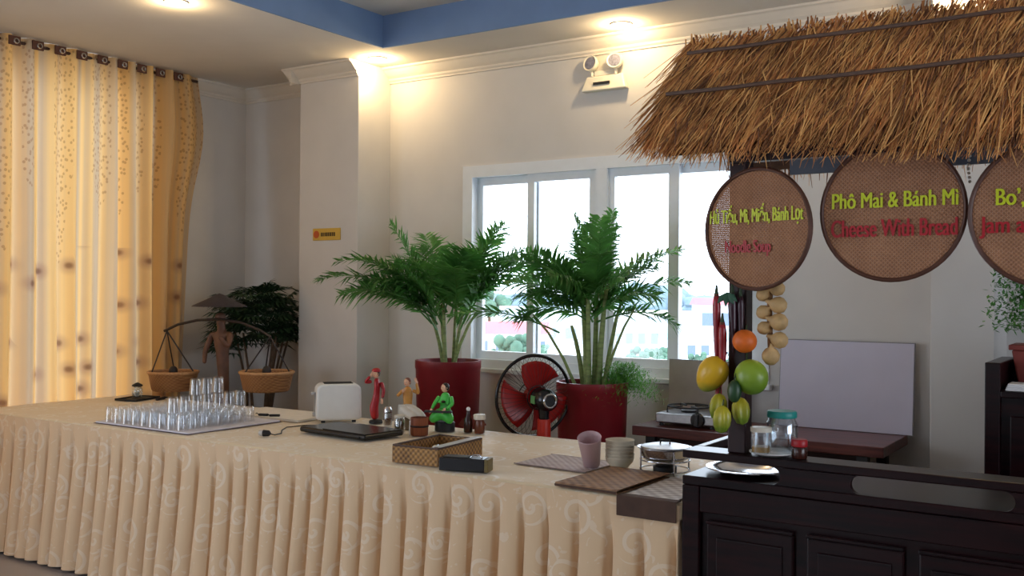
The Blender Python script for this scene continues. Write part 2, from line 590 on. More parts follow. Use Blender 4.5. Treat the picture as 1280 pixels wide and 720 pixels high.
wall_open('x', -4.3, -4.1, -6.2, 4.2, FWX0, FWX1, FWZ0, FWZ1, 'wall_front')
wall_open('y', 4.1, 4.3, -4.3, 6.6, RWY0, RWY1, RWZ0, RWZ1, 'wall_right')
BX0, BX1, BY0, BY1 = -4.135, 3.2, -2.8, 4.775
b = MB()
b.box(-6.2, BX0, -4.3, 6.6, CZ, CZ + .1).box(BX1, 4.3, -4.3, 6.6, CZ, CZ + .1)
b.box(BX0, BX1, BY1, 6.6, CZ, CZ + .1).box(BX0, BX1, -4.3, BY0, CZ, CZ + .1)
b.box(-6.2, 4.3, -4.3, 6.6, TZ, TZ + .15)
struct(b.build('ceiling', CEIL))
tr = 0
for (x0, x1, y0, y1) in ((BX0, BX0 + .015, BY0, BY1), (BX0 + .015, BX1 - .015, BY1 - .015, BY1), (BX1 - .015, BX1, BY0, BY1), (BX0 + .015, BX1 - .015, BY0, BY0 + .015)):
    tr += 1
    struct(MB().box(x0, x1, y0, y1, CZ - .002, TZ).build('trim_%d' % tr, BLUE))


def crown(p0, p1, nrm):
    """cove moulding under the ceiling from p0 to p1 (xy), nrm points into the room"""
    global tr
    tr += 1
    prof = [(0, 0), (.095, 0), (.095, -.012), (.078, -.018), (.062, -.034), (.042, -.052), (.022, -.066), (.022, -.078), (.012, -.088), (.012, -.098), (0, -.098)]
    p0 = Vector((*p0, 0)); p1 = Vector((*p1, 0)); n = Vector((*nrm, 0))
    b = MB(); k = len(prof)
    vs = [p + n * a + Vector((0, 0, CZ + z)) for p in (p0, p1) for a, z in prof]
    fs = [(i, (i + 1) % k, k + (i + 1) % k, k + i) for i in range(k)] + [tuple(range(k)), tuple(reversed(range(k, 2 * k)))]
    b.add(vs, fs)
    struct(b.build('trim_%d' % tr, CROWN))


crown((-4.495, WY), (-0.95, WY), (0, -1))
crown((-5.035 - .09, 4.954), (-4.495, 4.954), (0, -1))
crown((-5.035, 4.954 - .09), (-5.035, WY), (-1, 0))
crown((LX, WY), (-5.035, WY), (0, -1))
crown((LX, 4.5), (LX, WY), (1, 0))
crown((-0.95, 5.08), (-0.672, 5.08), (0, -1))

# --- back window: frame, two sliding sashes on each side of the middle mullion
wf = MB()
FY0, FY1 = WY - .012, WY + .10
fr = .075
MX0, MX1 = -2.875, -2.80
wf.box(WXL, WXR, FY0, FY1, WZ1 - .075, WZ1).box(WXL, WXR, FY0, FY1, WZ0, WZ0 + .055)
for x0, x1 in ((WXL, WXL + fr), (WXR - fr, WXR), (MX0, MX1)):
    wf.box(x0, x1, FY0 + .001, FY1, WZ0 + .0551, WZ1 - .0751)
win = struct(wf.build('window_1', PVC))
win['label'] = 'white four-pane sliding window in the back wall'


def sash(x0, x1, y, st=.075):
    z0, z1 = WZ0 + .05, WZ1 - .07
    s_ = MB().box(x0, x0 + .05, y, y + .035, z0 + .0551, z1 - .0551).box(x1 - .065, x1, y, y + .035, z0 + .0551, z1 - .0551)
    s_.box(x0, x1, y, y + .035, z1 - .055, z1).box(x0, x1, y, y + .035, z0, z0 + .055)
    o = s_.build('sash', PVC, win)
    MB().box(x0 + .04, x1 - .05, y + .014, y + .02, z0 + .04, z1 - .04).build('pane', GLASS, o)


sash(WXL + .07, -3.315, WY + .05)
sash(-3.375, -2.865, WY + .01)
sash(-2.81, -2.345, WY + .01)
sash(-2.405, WXR - .07, WY + .05)
struct(MB().box(WXL - .02, WXR + .02, WY - .05, WY + .02, WZ0 - .03, WZ0).build('trim_20', PVC, bevel=.006))
# window behind the curtain on the left
wf = MB()
for y0, y1, z0, z1 in ((1.8, 4.40, .1, .18), (1.8, 4.40, 2.78, 2.86), (1.8, 1.88, .1, 2.86), (4.32, 4.40, .1, 2.86), (3.17, 3.25, .1, 2.86)):
    wf.box(LX - .12, LX - .05, y0, y1, z0, z1)
w2 = struct(wf.build('window_2', PVC))
for y0, y1 in ((1.87, 3.18), (3.24, 4.33)):
    MB().box(LX - .09, LX - .083, y0, y1, .17, 2.79).build('pane', GLASS, w2)


# --- ceiling downlights (the room's own lamps)
LAMP = emit('warm_lamp_lens', (1.0, 0.80, 0.50), 28.0)


def downlight(x, y, label, power=9.0, z=CZ):
    t = thing('downlight', label, 'ceiling light', (x, y, z), 0, 'recessed ceiling downlights')
    MB().shell([(.062, 0), (.062, -.006), (.045, -.008), (.044, 0)], 24).build('bezel', CROWN, t, True)
    MB().lathe([(.044, -.002), (.04, -.0035)], 24).build('lens', LAMP, t)
    d = bpy.data.lights.new('downlight_beam', 'POINT')
    d.energy = power; d.color = (1.0, 0.70, 0.36); d.shadow_soft_size = .03
    o = bpy.data.objects.new('downlight_beam', d); COL.objects.link(o); o.parent = t; o.location = (0, 0, -.045)
    return t


downlight(-4.40, 3.42, 'downlight in the ceiling in front of the curtain')
downlight(-4.34, 4.96, 'downlight beside the wall pillar, glowing on its side', 12.5)
downlight(-2.60, 5.05, 'downlight above the twin-head emergency lamp', 10.5)
downlight(-0.80, 4.90, 'downlight hidden above the thatched roof, lighting the pilaster top', 14)
# ------------------------------------------------------------------ outdoors seen through the window
GROUND = mat('pale_outdoor_ground', (226, 222, 216), 0.9, vary=0.08, scale=.02)
struct(MB().box(-900, 500, 30, 1500, -9.2, -9).build('outdoor_ground', GROUND))
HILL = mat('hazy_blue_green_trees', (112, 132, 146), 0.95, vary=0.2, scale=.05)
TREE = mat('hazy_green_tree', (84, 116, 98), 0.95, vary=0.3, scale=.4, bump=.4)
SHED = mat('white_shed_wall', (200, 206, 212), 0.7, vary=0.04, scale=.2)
ROOFR = mat('hazy_red_roof', (196, 104, 112), 0.7, vary=0.08, scale=.2)  # red made paler in the colour itself to stand for distance haze
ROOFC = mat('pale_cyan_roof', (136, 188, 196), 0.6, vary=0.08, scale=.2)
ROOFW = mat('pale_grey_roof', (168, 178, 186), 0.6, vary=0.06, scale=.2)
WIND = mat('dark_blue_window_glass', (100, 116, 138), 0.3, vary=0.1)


def far(u, dist):
    """ground point at bearing of image column u, dist metres along the view axis"""
    k = (u - 640) / 1245.4
    return Vector(((_f.x + _r.x * k) * dist, (_f.y + _r.y * k) * dist, -9.0))


def house(u, dist, wd, dp, h, roof, label, nwin=4):
    p = far(u, dist)
    t = thing('building', label, 'building', p, R(33))
    MB().box(-wd / 2, wd / 2, -dp / 2, dp / 2, 0, h).build('wall', SHED, t)
    rf = MB()
    rh = wd * .12
    vs = [(-wd / 2 - .5, -dp / 2 - .5, h), (wd / 2 + .5, -dp / 2 - .5, h), (wd / 2 + .5, dp / 2 + .5, h), (-wd / 2 - .5, dp / 2 + .5, h), (-wd / 2 - .5, 0, h + rh), (wd / 2 + .5, 0, h + rh)]
    rf.add(vs, [(0, 1, 5, 4), (2, 3, 4, 5), (0, 4, 3), (1, 2, 5), (0, 3, 2, 1)])
    rf.build('roof', roof, t)
    for i in range(nwin):
        x = -wd / 2 + wd * (i + .5) / nwin
        MB().box(x - wd * .28 / nwin, x + wd * .28 / nwin, -dp / 2 - .15, -dp / 2, h * .35, h * .75).build('window', WIND, t)


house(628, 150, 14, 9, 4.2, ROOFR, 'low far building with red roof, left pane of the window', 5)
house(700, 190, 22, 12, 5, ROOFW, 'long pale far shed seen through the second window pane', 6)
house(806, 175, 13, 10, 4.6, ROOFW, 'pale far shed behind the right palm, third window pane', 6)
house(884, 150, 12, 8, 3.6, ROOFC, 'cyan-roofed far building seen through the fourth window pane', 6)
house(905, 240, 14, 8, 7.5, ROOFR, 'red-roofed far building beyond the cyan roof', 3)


def fartree(u, dist, r_, label):
    p = far(u, dist)
    t = thing('tree', label, 'tree', p, 0, 'far trees seen through the window')
    MB().tube([(0, 0, 0), (0, 0, r_ * .9)], r_ * .08, 6).build('trunk', STEMD, t)
    b = MB(); rng = random.Random(int(u * 7 + dist))
    for i in range(40):
        c = (rng.uniform(-.8, .8) * r_, rng.uniform(-.8, .8) * r_, r_ * rng.uniform(.5, 1.7))
        b.ball(c, r_ * rng.uniform(.14, .34), n=7, m=5)
    b.build('crown', TREE, t, True)


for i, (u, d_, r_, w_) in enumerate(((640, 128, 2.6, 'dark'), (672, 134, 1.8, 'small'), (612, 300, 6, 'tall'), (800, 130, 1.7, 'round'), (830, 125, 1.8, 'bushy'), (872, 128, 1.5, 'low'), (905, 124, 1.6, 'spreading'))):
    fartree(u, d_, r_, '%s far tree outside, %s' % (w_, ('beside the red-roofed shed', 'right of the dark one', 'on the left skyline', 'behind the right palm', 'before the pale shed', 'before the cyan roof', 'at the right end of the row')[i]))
b = MB(); rng = random.Random(3)
for i in range(90):
    p = far(540 + i * 5.5, 620 + rng.uniform(-40, 80))
    b.ball((p.x, p.y, -9 + rng.uniform(0, 4)), rng.uniform(10, 17), rng.uniform(10, 17), rng.uniform(3, 7) + (9 if 45 < i < 56 else 0), 8, 6)
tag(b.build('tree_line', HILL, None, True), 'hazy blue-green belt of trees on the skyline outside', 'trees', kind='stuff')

# ------------------------------------------------------------------ curtain
ct = thing('curtain', 'tall pale gold curtain printed with brown blossoms, hanging before the left window', 'curtain', (LX + .12, 0, 0))
y0, y1 = 1.2, 4.70
NU, NV = 560, 30
wv = .148          # pleat spacing on the rail
vs = []; uvs = []
for j in range(NV + 1):
    s_ = j / NV                      # 0 floor .. 1 top
    z = .02 + s_ * (CZ - .003 - .02)
    for i in range(NU + 1):
        q = i / NU
        yy = y0 + (y1 - y0) * q
        ph = 2 * PI * (yy / wv) + .9 * math.sin(yy * 3.1) + .35 * (1 - s_) * math.sin(yy * 7.3 + 1)
        amp = .030 + .018 * (1 - s_) + .010 * math.sin(yy * 17 + 1) + .012 * math.sin(yy * 5.7 + 2)
        side = .02 * (1 - s_) * math.sin(yy * 9.0 + 3 * s_)
        x = amp * math.sin(ph) + .014 * (1 - s_) * math.sin(2.3 * ph + 1)
        # hem edge at the right swings out below the rail then gathers in
        flare = max(0, (q - .9) / .1)
        sw = .10 * math.exp(-((s_ - .86) / .13) ** 2) - .10 * (1 - s_)
        vs.append((x, yy + side + flare * sw, z))
        uvs.append((yy * 1.15, z))
fs = [(j * (NU + 1) + i, j * (NU + 1) + i + 1, (j + 1) * (NU + 1) + i + 1, (j + 1) * (NU + 1) + i) for j in range(NV) for i in range(NU)]
m_ = MB().add(vs, fs)
cl = m_.build('cloth', CURT, ct, 'all', uv=lambda co, i: uvs[i])
RAILM = mat('dark_brown_rail', (58, 34, 26), 0.5, vary=0.15)
HEAD = mat('brown_heading_tape', (84, 50, 38), 0.7, vary=0.2)
MB().tube([(.0, y0, CZ - .035), (.0, y1 + .02, CZ - .035)], .010, 10).build('rail', RAILM, ct, True)
k = 0
yy = 2.9
while yy < y1 - .03:
    MB().box(.040, .052, yy - .045, yy + .03, CZ - .068, CZ - .012).build('heading_tab', HEAD, ct, bevel=.004)
    MB().ring((.056, yy + .0, CZ - .042), (1, 0, 0), .014, .005, 18, 6).build('ring', CHROME, ct, True)
    yy += wv

# ------------------------------------------------------------------ buffet table, cloth, skirt
TX0, TX1, TY0, TY1, TH = -5.70, -1.345, 3.065, 4.10, 0.75
tb = thing('buffet_table', 'long buffet table under the gold cloth', 'table', ((TX0 + TX1) / 2, (TY0 + TY1) / 2, 0))
hx, hy = (TX1 - TX0) / 2, (TY1 - TY0) / 2
MB().box(-hx + .02, hx - .02, -hy + .02, hy - .02, TH - .035, TH - .006).build('tabletop', DESKW, tb)
for sx in (-1, 0, 1):
    for sy in (-1, 1):
        MB().tube([(sx * (hx - .12), sy * (hy - .12), 0), (sx * (hx - .12), sy * (hy - .12), TH - .03)], .02, 8).build('leg', BLACKM, tb, True)
# cloth: lies on the top and falls a hand's width over the edges, softly rounded
vs = []; fs = []
cx, cy = (TX0 + TX1) / 2, (TY0 + TY1) / 2
NX, NY = 120, 36
rows = []
for j in range(NY + 1):
    for i in range(NX + 1):
        x = -hx + 2 * hx * i / NX; y = -hy + 2 * hy * j / NY
        z = TH + .0015 * math.sin(x * 9 + y * 4) * math.sin(y * 13)
        vs.append((x, y, z))
for j in range(NY):
    for i in range(NX):
        fs.append((j * (NX + 1) + i, j * (NX + 1) + i + 1, (j + 1) * (NX + 1) + i + 1, (j + 1) * (NX + 1) + i))
per = [(i, 0) for i in range(NX)] + [(NX, j) for j in range(NY)] + [(NX - i, NY) for i in range(NX)] + [(0, NY - j) for j in range(NY)]
base = [j * (NX + 1) + i for i, j in per]
prev = base
for (o_, dz) in ((.004, -.003), (.006, -.010), (.007, -.05)):
    cur = []
    for i, j in per:
        x = -hx + 2 * hx * i / NX; y = -hy + 2 * hy * j / NY
        nx = -1 if i == 0 else (1 if i == NX else 0); ny = -1 if j == 0 else (1 if j == NY else 0)
        cur.append(len(vs)); vs.append((x + nx * o_, y + ny * o_, TH + dz))
    n = len(per)
    for q in range(n):
        fs.append((prev[q], cur[q], cur[(q + 1) % n], prev[(q + 1) % n]))
    prev = cur
o = MB().add(vs, fs).build('tablecloth', CLOTH, None, 'all', loc=(cx, cy, 0))
tag(o, 'pale gold damask tablecloth covering the long buffet table', 'tablecloth')

# pleated skirt all round
rng = random.Random(11)


def skirt_run(vs, fs, p0, p1, nrm, s0, zt=TH - .004, zb=.015):
    """one straight side of the skirt; returns nothing, adds a grid"""
    p0 = Vector(p0); p1 = Vector(p1); n = Vector(nrm)
    Lr = (p1 - p0).length; d = (p1 - p0) / Lr
    # random pleat boundaries
    cuts = [0.0]
    while cuts[-1] < Lr:
        cuts.append(cuts[-1] + rng.uniform(.088, .128))
    cols = []
    for c in range(len(cuts) - 1):
        w_ = cuts[c + 1] - cuts[c]
        dep = rng.uniform(.8, 1.25); lean = rng.uniform(-.022, .022); start = rng.uniform(.05, .11)
        for f_ in (0, .03, .07, .13, .22, .36, .5, .62, .70, .76, .80, .85, .90, .95):
            cols.append((cuts[c] + w_ * f_, f_, dep, lean, start))
    cols = [c for c in cols if c[0] <= Lr] + [(Lr, 0, 1, 0, .08)]
    NZ = 22
    off = len(vs)
    for j in range(NZ + 1):
        s_ = j / NZ
        z = zt + (zb - zt) * s_
        for (x, f_, dep, lean, start) in cols:
            e = max(0.0, (s_ - start) / (1 - start))
            if f_ < .13: bulge = (f_ / .13) ** .7 * .92
            elif f_ < .76: bulge = .92 + .08 * math.sin(PI * (f_ - .13) / .63) - .30 * max(0, (f_ - .4) / .36) ** 1.5
            else: bulge = .62 * (1 - ((f_ - .76) / .24) ** .5)
            A = .003 + .092 * dep * min(1, e * 1.6) ** .8
            out = .014 + .066 * e ** 1.2 + A * (bulge - .9) + .004 * math.sin(x * 4)
            xx = min(Lr, max(0, x + lean * e * math.sin(PI * f_) ** .5 + e * (.017 * (f_ - .45) / .31 if .45 < f_ <= .76 else (.017 - .026 * (f_ - .76) / .2 if .76 < f_ < .97 else 0))))
            p = p0 + d * xx + n * out
            vs.append((p.x, p.y, z))
    m = len(cols)
    for j in range(NZ):
        for i in range(m - 1):
            fs.append((off + j * m + i, off + (j + 1) * m + i, off + (j + 1) * m + i + 1, off + j * m + i + 1))


vs = []; fs = []
skirt_run(vs, fs, (TX0 - cx, TY0 - cy, 0), (TX1 - cx, TY0 - cy, 0), (0, -1, 0), 0)
skirt_run(vs, fs, (TX1 - cx, TY0 - cy, 0), (TX1 - cx, TY1 - cy, 0), (.12, 0, 0), 0)
skirt_run(vs, fs, (TX1 - cx, TY1 - cy, 0), (TX0 - cx, TY1 - cy, 0), (0, 1, 0), 0)
skirt_run(vs, fs, (TX0 - cx, TY1 - cy, 0), (TX0 - cx, TY0 - cy, 0), (-.5, 0, 0), 0)
o = MB().add(vs, fs).build('table_skirt', SKIRT, None, True, loc=(cx, cy, 0))
tag(o, 'gold damask pleated skirt hanging from the buffet table edge to the floor', 'table skirt')
T0 = TH + .004     # level of things set on the cloth

# ------------------------------------------------------------------ food cart with thatched roof
CX0, CX1, CY0, CY1 = -1.334, 0.34, 3.05, 3.53
DK = 0.85; LG = 0.933
cart = thing('food_cart', 'dark rosewood serving cart with panelled front and slotted top rail', 'cart', (CX0, CY0, 0))
W_, D_ = CX1 - CX0, CY1 - CY0
MB().box(.03, W_ - .03, .022, D_ - .02, .05, DK - .03).build('body', DARKW, cart)
MB().box(0, W_, 0.0, D_, DK - .03, DK).build('deck', DARKW, cart, bevel=.004)
for px, py in ((0, 0), (W_ - .06, 0), (0, D_ - .06), (W_ - .06, D_ - .06)):
    MB().box(px, px + .06, py, py + .06, 0, DK - .031).build('corner_post', DARKW, cart, bevel=.004)
# raised and fielded door panels on the front
px = .085
while px + .3 < W_ - .05:
    p = MB().box(px, px + .285, .004, .021, .10, .70).build('panel', DARKW, cart, bevel=.006)
    fr_ = MB()
    fr_.box(px + .035, px + .25, -.004, .003, .14, .66)
    fr_.build('raised_field', DARKW, p, bevel=.007, seg=3)
    for x0, x1, z0, z1 in ((px, px + .285, .7005, .712), (px, px + .285, .088, .0995)):
        MB().box(x0, x1, -.004, .012, z0, z1).build('moulding', DARKW, p, bevel=.003)
    px += .325
MB().box(.062, W_ - .062, .002, .02, .735, DK - .032).build('apron', DARKW, cart, bevel=.003)
# band with rounded slots between the deck and the top rail (left slot is open at the corner)
bz0, bz1 = DK, LG - .027
slots = [(-.2, .326), (.540, .985), (1.19, 1.62)]
rr = (bz1 - bz0) / 2


def slot_half(x):
    for x0, x1 in slots:
        if x0 <= x <= x1:
            if x < x0 + rr: d = x0 + rr - x
            elif x > x1 - rr: d = x - (x1 - rr)
            else: d = 0
            return math.sqrt(max(0, rr * rr - d * d))
    return 0.0


xs = set([0.0, W_])
for x0, x1 in slots:
    for i in range(11):
        g = i / 10 * PI / 2
        xs.add(x0 + rr - rr * math.cos(g)); xs.add(x1 - rr + rr * math.cos(g))
for i in range(40): xs.add(W_ * i / 39)
xs = sorted(x for x in xs if 0 <= x <= W_)
bm_ = MB(); zc = (bz0 + bz1) / 2; e = .0008
bands = []
for a, b2 in zip(xs[:-1], xs[1:]):
    ha, hb = slot_half(a), slot_half(b2)
    mid = slot_half((a + b2) / 2)
    if mid >= rr - 1e-5:
        if bm_.v: bands.append(bm_); bm_ = MB()
        continue
    for lo in (True, False):
        za0, zb0 = (bz0 + e, bz0 + e) if lo else (zc + ha, zc + hb)
        za1, zb1 = (zc - ha, zc - hb) if lo else (bz1 - e, bz1 - e)
        za1 = max(za1, za0); zb1 = max(zb1, zb0)
        y0_, y1_ = .004, .026
        bm_.add([(a, y0_, za0), (b2, y0_, zb0), (b2, y1_, zb0), (a, y1_, za0), (a, y0_, za1), (b2, y0_, zb1), (b2, y1_, zb1), (a, y1_, za1)],
                [(0, 3, 2, 1), (4, 5, 6, 7), (0, 1, 5, 4), (1, 2, 6, 5), (2, 3, 7, 6), (3, 0, 4, 7)])
if bm_.v: bands.append(bm_)
for q in bands: q.build('slotted_band', DARKW, cart)
MB().box(0, W_, 0, .113, LG - .026, LG).build('top_rail', DARKW, cart, bevel=.004)
MB().box(0, .032, .115, D_, LG - .026, LG).build('short_rail', DARKW, cart, bevel=.004)
for y_ in (D_ - .04,):
    MB().box(.002, .03, y_, y_ + .035, DK + .0005, LG - .0265).build('rail_support', DARKW, cart, bevel=.003)

# roof: posts, beams, gable thatch
RX0, RX1 = -1.395, 0.50
RY, RZ = 3.29, 2.30           # ridge
EY, EZ = 2.935, 1.885          # front eave
BYE, BZE = 3.66, 1.90         # back eave
roof = thing('thatched_roof', 'straw thatched gable roof on dark posts above the food cart', 'roof', (RX0, RY, LG))
ry = lambda y: y - RY
rz = lambda z: z - LG
POSTM = wood('dark_post_wood', (26, 10, 14), (50, 22, 24), 0.4, 3, 2, .1)
for px in (-1.16, 0.16):
    MB().box(px - RX0 - .03, px - RX0 + .03, ry(3.08), ry(3.14), .0, rz(2.10)).build('post', POSTM, roof, bevel=.004)
GREYB = mat('bluish_grey_board', (98, 104, 116), 0.6, vary=0.08)
MB().box(.06, RX1 - RX0 - .05, ry(3.075), ry(3.145), rz(2.00), rz(2.06)).build('tie_beam', POSTM, roof)
MB().box(.24, RX1 - RX0 - .05, ry(2.985), ry(3.02), rz(1.858), rz(1.90)).build('eave_beam', POSTM, roof)
MB().box(.30, RX1 - RX0 - .05, ry(3.40), ry(3.42), rz(1.86), rz(2.0)).build('fascia_board', GREYB, roof)
DECKM = mat('brown_roof_matting', (78, 52, 34), 0.9, vary=0.3, scale=30)
L_ = RX1 - RX0


def slab(y0_, z0_, y1_, z1_, th, x0_=.02, x1_=None):
    x1_ = x1_ or L_ - .02
    a = Vector((0, y0_, z0_)); c = Vector((0, y1_, z1_)); d = (c - a).normalized(); n = Vector((0, -d.z, d.y))
    if n.z < 0: n = -n
    q = [a, c, c - n * th, a - n * th]
    vs = [(x0_, p.y, p.z) for p in q] + [(x1_, p.y, p.z) for p in q]
    return MB().add(vs, [(0, 1, 2, 3), (7, 6, 5, 4), (0, 4, 5, 1), (1, 5, 6, 2), (2, 6, 7, 3), (3, 7, 4, 0)])


slab(ry(EY + .035), rz(EZ + .02), ry(RY - .001), rz(RZ - .012), .02).build('roof_matting', DECKM, roof)
slab(ry(BYE - .03), rz(BZE + .02), ry(RY + .001), rz(RZ - .012), .02).build('roof_matting', DECKM, roof)
PALEB = mat('pale_ridge_board', (214, 206, 188), 0.7, vary=0.05)
MB().box(-.055, .05, .012, .03, rz(RZ - .11), rz(RZ + .035)).build('ridge_board', PALEB, roof, bevel=.006)

# straw: every stalk a thin three-sided blade, joined per shade
STRAW = [mat('straw_golden', (238, 178, 108), 0.8, vary=0.25, scale=9), mat('straw_brown', (198, 136, 82), 0.85, vary=0.3, scale=9),
         mat('straw_dark', (128, 86, 58), 0.9, vary=0.3, scale=9)]
bl = [MB(), MB(), MB()]
rng = random.Random(5)


def stalk(mb, p, q, sag, w_):
    """thin tapering stalk from p to q with a little sag"""
    p = Vector(p); q = Vector(q)
    t = (q - p).normalized(); sd = t.cross(Vector((0, 0, 1)))
    if sd.length < 1e-4: sd = Vector((1, 0, 0))
    sd.normalize(); up = sd.cross(t)
    m = (p + q) / 2 + Vector((0, 0, -sag))
    vs = []
    for c, k in ((p, 1.0), (m, .9), (q, .35)):
        vs += [c + sd * w_ * k, c - sd * w_ * k, c + up * w_ * 1.1 * k]
    mb.add(vs, [(0, 1, 4, 3), (1, 2, 5, 4), (2, 0, 3, 5), (3, 4, 7, 6), (4, 5, 8, 7), (5, 3, 6, 8), (0, 2, 1), (6, 7, 8)])


def slope_pt(front, s_, x, lift):
    """s_: 0 ridge .. 1 eave"""
    if front: a = Vector((x, ry(RY), rz(RZ))); c = Vector((x, ry(EY), rz(EZ)))
    else: a = Vector((x, ry(RY), rz(RZ))); c = Vector((x, ry(BYE), rz(BZE)))
    d = c - a
    n = Vector((0, -abs(d.z), abs(d.y))).normalized() if front else Vector((0, abs(d.z), abs(d.y))).normalized()
    return a + d * s_ + n * lift


for front, cnt in ((True, 9500), (False, 2600)):
    for i in range(cnt):
        x = rng.uniform(-.03, L_ + .03)
        s0 = rng.choice((rng.uniform(-.12, .10), rng.uniform(.15, .42), rng.uniform(.45, .80)))
        ln = rng.uniform(.28, .50)
        s1 = s0 + ln
        if s1 > 1.0: s1 = 1.0 + rng.uniform(-.06, .06) + .03 * math.sin(x * 9) + (.16 * min(1.2, max(0, x)) if front else 0)
        lay = .012 + .022 * max(0, s0) + rng.uniform(0, .016)
        sway = rng.gauss(0, .035) - .035 - .05 * max(0, .35 - x) * 0
        p = slope_pt(front, s0, x, lay - .006); q = slope_pt(front, s1, x + sway, lay + rng.uniform(-.004, .016))
        if s1 > .93: q.z -= rng.uniform(0, .025)
        h = rng.random()
        stalk(bl[0 if h < .42 else (1 if h < .8 else 2)], p, q, rng.uniform(-.006, .004), rng.uniform(.0014, .0032))
for i in range(420):   # ragged left verge
    s0 = rng.uniform(0, .7)
    p = slope_pt(True, s0, rng.uniform(0, .03), rng.uniform(0, .02)); q = slope_pt(True, s0 + rng.uniform(.2, .34), rng.uniform(-.045, 0), rng.uniform(-.01, .02))
    stalk(bl[rng.choice((0, 1, 1, 2))], p, q, 0, rng.uniform(.0014, .003))
for i in range(520):   # loose fringe under the eaves
    fr_ = rng.random() < .6
    x = rng.uniform(0, L_)
    p = slope_pt(fr_, rng.uniform(.9, .98) + (.14 * min(1.2, x) if fr_ else 0), x, .0); q = p + Vector((rng.gauss(0, .02), (-.01 if fr_ else .01), -rng.uniform(.02, .06 if fr_ else .11)))
    stalk(bl[rng.choice((0, 1, 2))], p, q, 0, rng.uniform(.0012, .0028))
for k_, mm in enumerate(STRAW):
    o = bl[k_].build('thatch', mm, roof)
    o['kind'] = 'stuff'
    o['label'] = ('golden straw of the thatch', 'brown straw of the thatch', 'dark straw of the thatch')[k_]
BAT = mat('grey_brown_lath', (96, 74, 62), 0.7, vary=0.25, scale=40, stretch=(1, 8, 8))
for s_, x0_ in ((.125, .0), (.535, -.01)):
    pts = [slope_pt(True, s_ + .003 * math.sin(i * .9), x0_ + (L_ + .02) * i / 24, (.046 if s_ < .3 else .052) + .001 * math.sin(i * 1.7)) for i in range(25)]
    MB().tube(pts, .0068, 8).build('lath', BAT, roof, True)


# ------------------------------------------------------------------ winnowing-basket signs with lettering
def text_mesh(body, width, height, m, parent, loc, squash=True):
    cu = bpy.data.curves.new('lettering', 'FONT')
    cu.body = body; cu.align_x = 'LEFT'; cu.size = 1.0; cu.extrude = 0.012; cu.offset = 0.0
    o = bpy.data.objects.new('lettering', cu); COL.objects.link(o)
    dg = bpy.context.evaluated_depsgraph_get()
    me = bpy.data.meshes.new_from_object(o.evaluated_get(dg))
    bpy.data.objects.remove(o); bpy.data.curves.remove(cu)
    me.name = 'lettering'
    xs = [v.co.x for v in me.vertices]
    x0_, x1_ = min(xs), max(xs)
    sx = width / (x1_ - x0_); sy = height / .72      # cap height of the font
    for v in me.vertices:
        x, y, z = v.co
        v.co = ((x - (x0_ + x1_) / 2) * sx, -z * .05 - .0008, y * sy)
    # heavier strokes: the outline again, a hair to each side
    base_v = [tuple(v.co) for v in me.vertices]; base_f = [tuple(p.vertices) for p in me.polygons]
    nb = len(base_v); bold = height * .028
    me2 = bpy.data.meshes.new('lettering')
    me2.from_pydata([(x + dx, y + dy, z) for dx, dy in ((-bold, 0), (bold, .0001)) for x, y, z in base_v], [], base_f + [tuple(i + nb for i in f) for f in base_f])
    bpy.data.meshes.remove(me); me = me2
    me.materials.clear(); me.materials.append(m)
    ob = bpy.data.objects.new('lettering', me); COL.objects.link(ob)
    ob.parent = parent; ob.location = loc
    return ob


def basket_sign(loc, rad, rz_, label, lines, tilt=0.0, hang=.2):
    t = thing('basket_sign', label, 'sign', loc, rz_, 'woven basket signs hanging under the thatch')
    t.rotation_euler = (tilt, 0, rz_)
    # weave: shallow dish
    vs = [(0, .003, 0)]; fs = []
    n, rings = 48, 8
    for i in range(1, rings + 1):
        r_ = rad * i / rings
        for k in range(n):
            a = 2 * PI * k / n
            vs.append((r_ * math.cos(a), .003 * (1 - (i / rings) ** 4), r_ * math.sin(a)))
    for k in range(n): fs.append((0, 1 + k, 1 + (k + 1) % n))
    for i in range(rings - 1):
        for k in range(n):
            k2 = (k + 1) % n
            fs.append((1 + i * n + k, 1 + (i + 1) * n + k, 1 + (i + 1) * n + k2, 1 + i * n + k2))
    MB().add(vs, fs).build('weave', WEAVE, t, 'all')
    MB().ring((0, 0, 0), (0, 1, 0), rad, .0065, 56, 8).build('rim', RIM, t, True)
    MB().ring((0, .012, 0), (0, 1, 0), rad * .985, .005, 56, 8).build('rim_hoop', RIM, t, True)
    for body, wd, h, x, z, m in lines:
        text_mesh(body, wd, h, m, t, (x, -.0012, z))
    for sx in (-.05, .05):
        MB().tube([(sx, .0, math.sqrt(rad * rad - sx * sx)), (sx * .6, .03, rad + hang)], .0012, 5).build('string', RIM, t)
    return t


basket_sign((-1.065, 2.985, 1.648), .186, R(-14), 'round woven basket sign about noodle soup, leftmost, in front of the window',
            [('Hủ Tiếu, Mì, Miến, Bánh Lọt', .335, .044, -.004, .022, YELLOWT), ('Noodle Soup', .165, .040, -.03, -.072, REDT)], hang=.16)
basket_sign((-0.667, 2.99, 1.688), .198, 0.0, 'round woven basket sign about cheese with bread, in the middle',
            [('Phô Mai & Bánh Mì', .345, .047, .006, .012, YELLOWT), ('Cheese With Bread', .345, .052, .004, -.072, REDT)], hang=.12)
basket_sign((-0.262, 2.99, 1.668), .195, R(4), 'round woven basket sign about jam and butter, cut by the right edge',
            [('Bo’, Mú’t', .17, .047, -.045, .025, YELLOWT), ('Jam and butter', .30, .047, -.02, -.05, REDT)], hang=.14)
cord = MB().tube([(-.475, 3.03, 1.87), (-.476, 3.03, 1.80), (-.474, 3.03, 1.74)], .0015, 5)
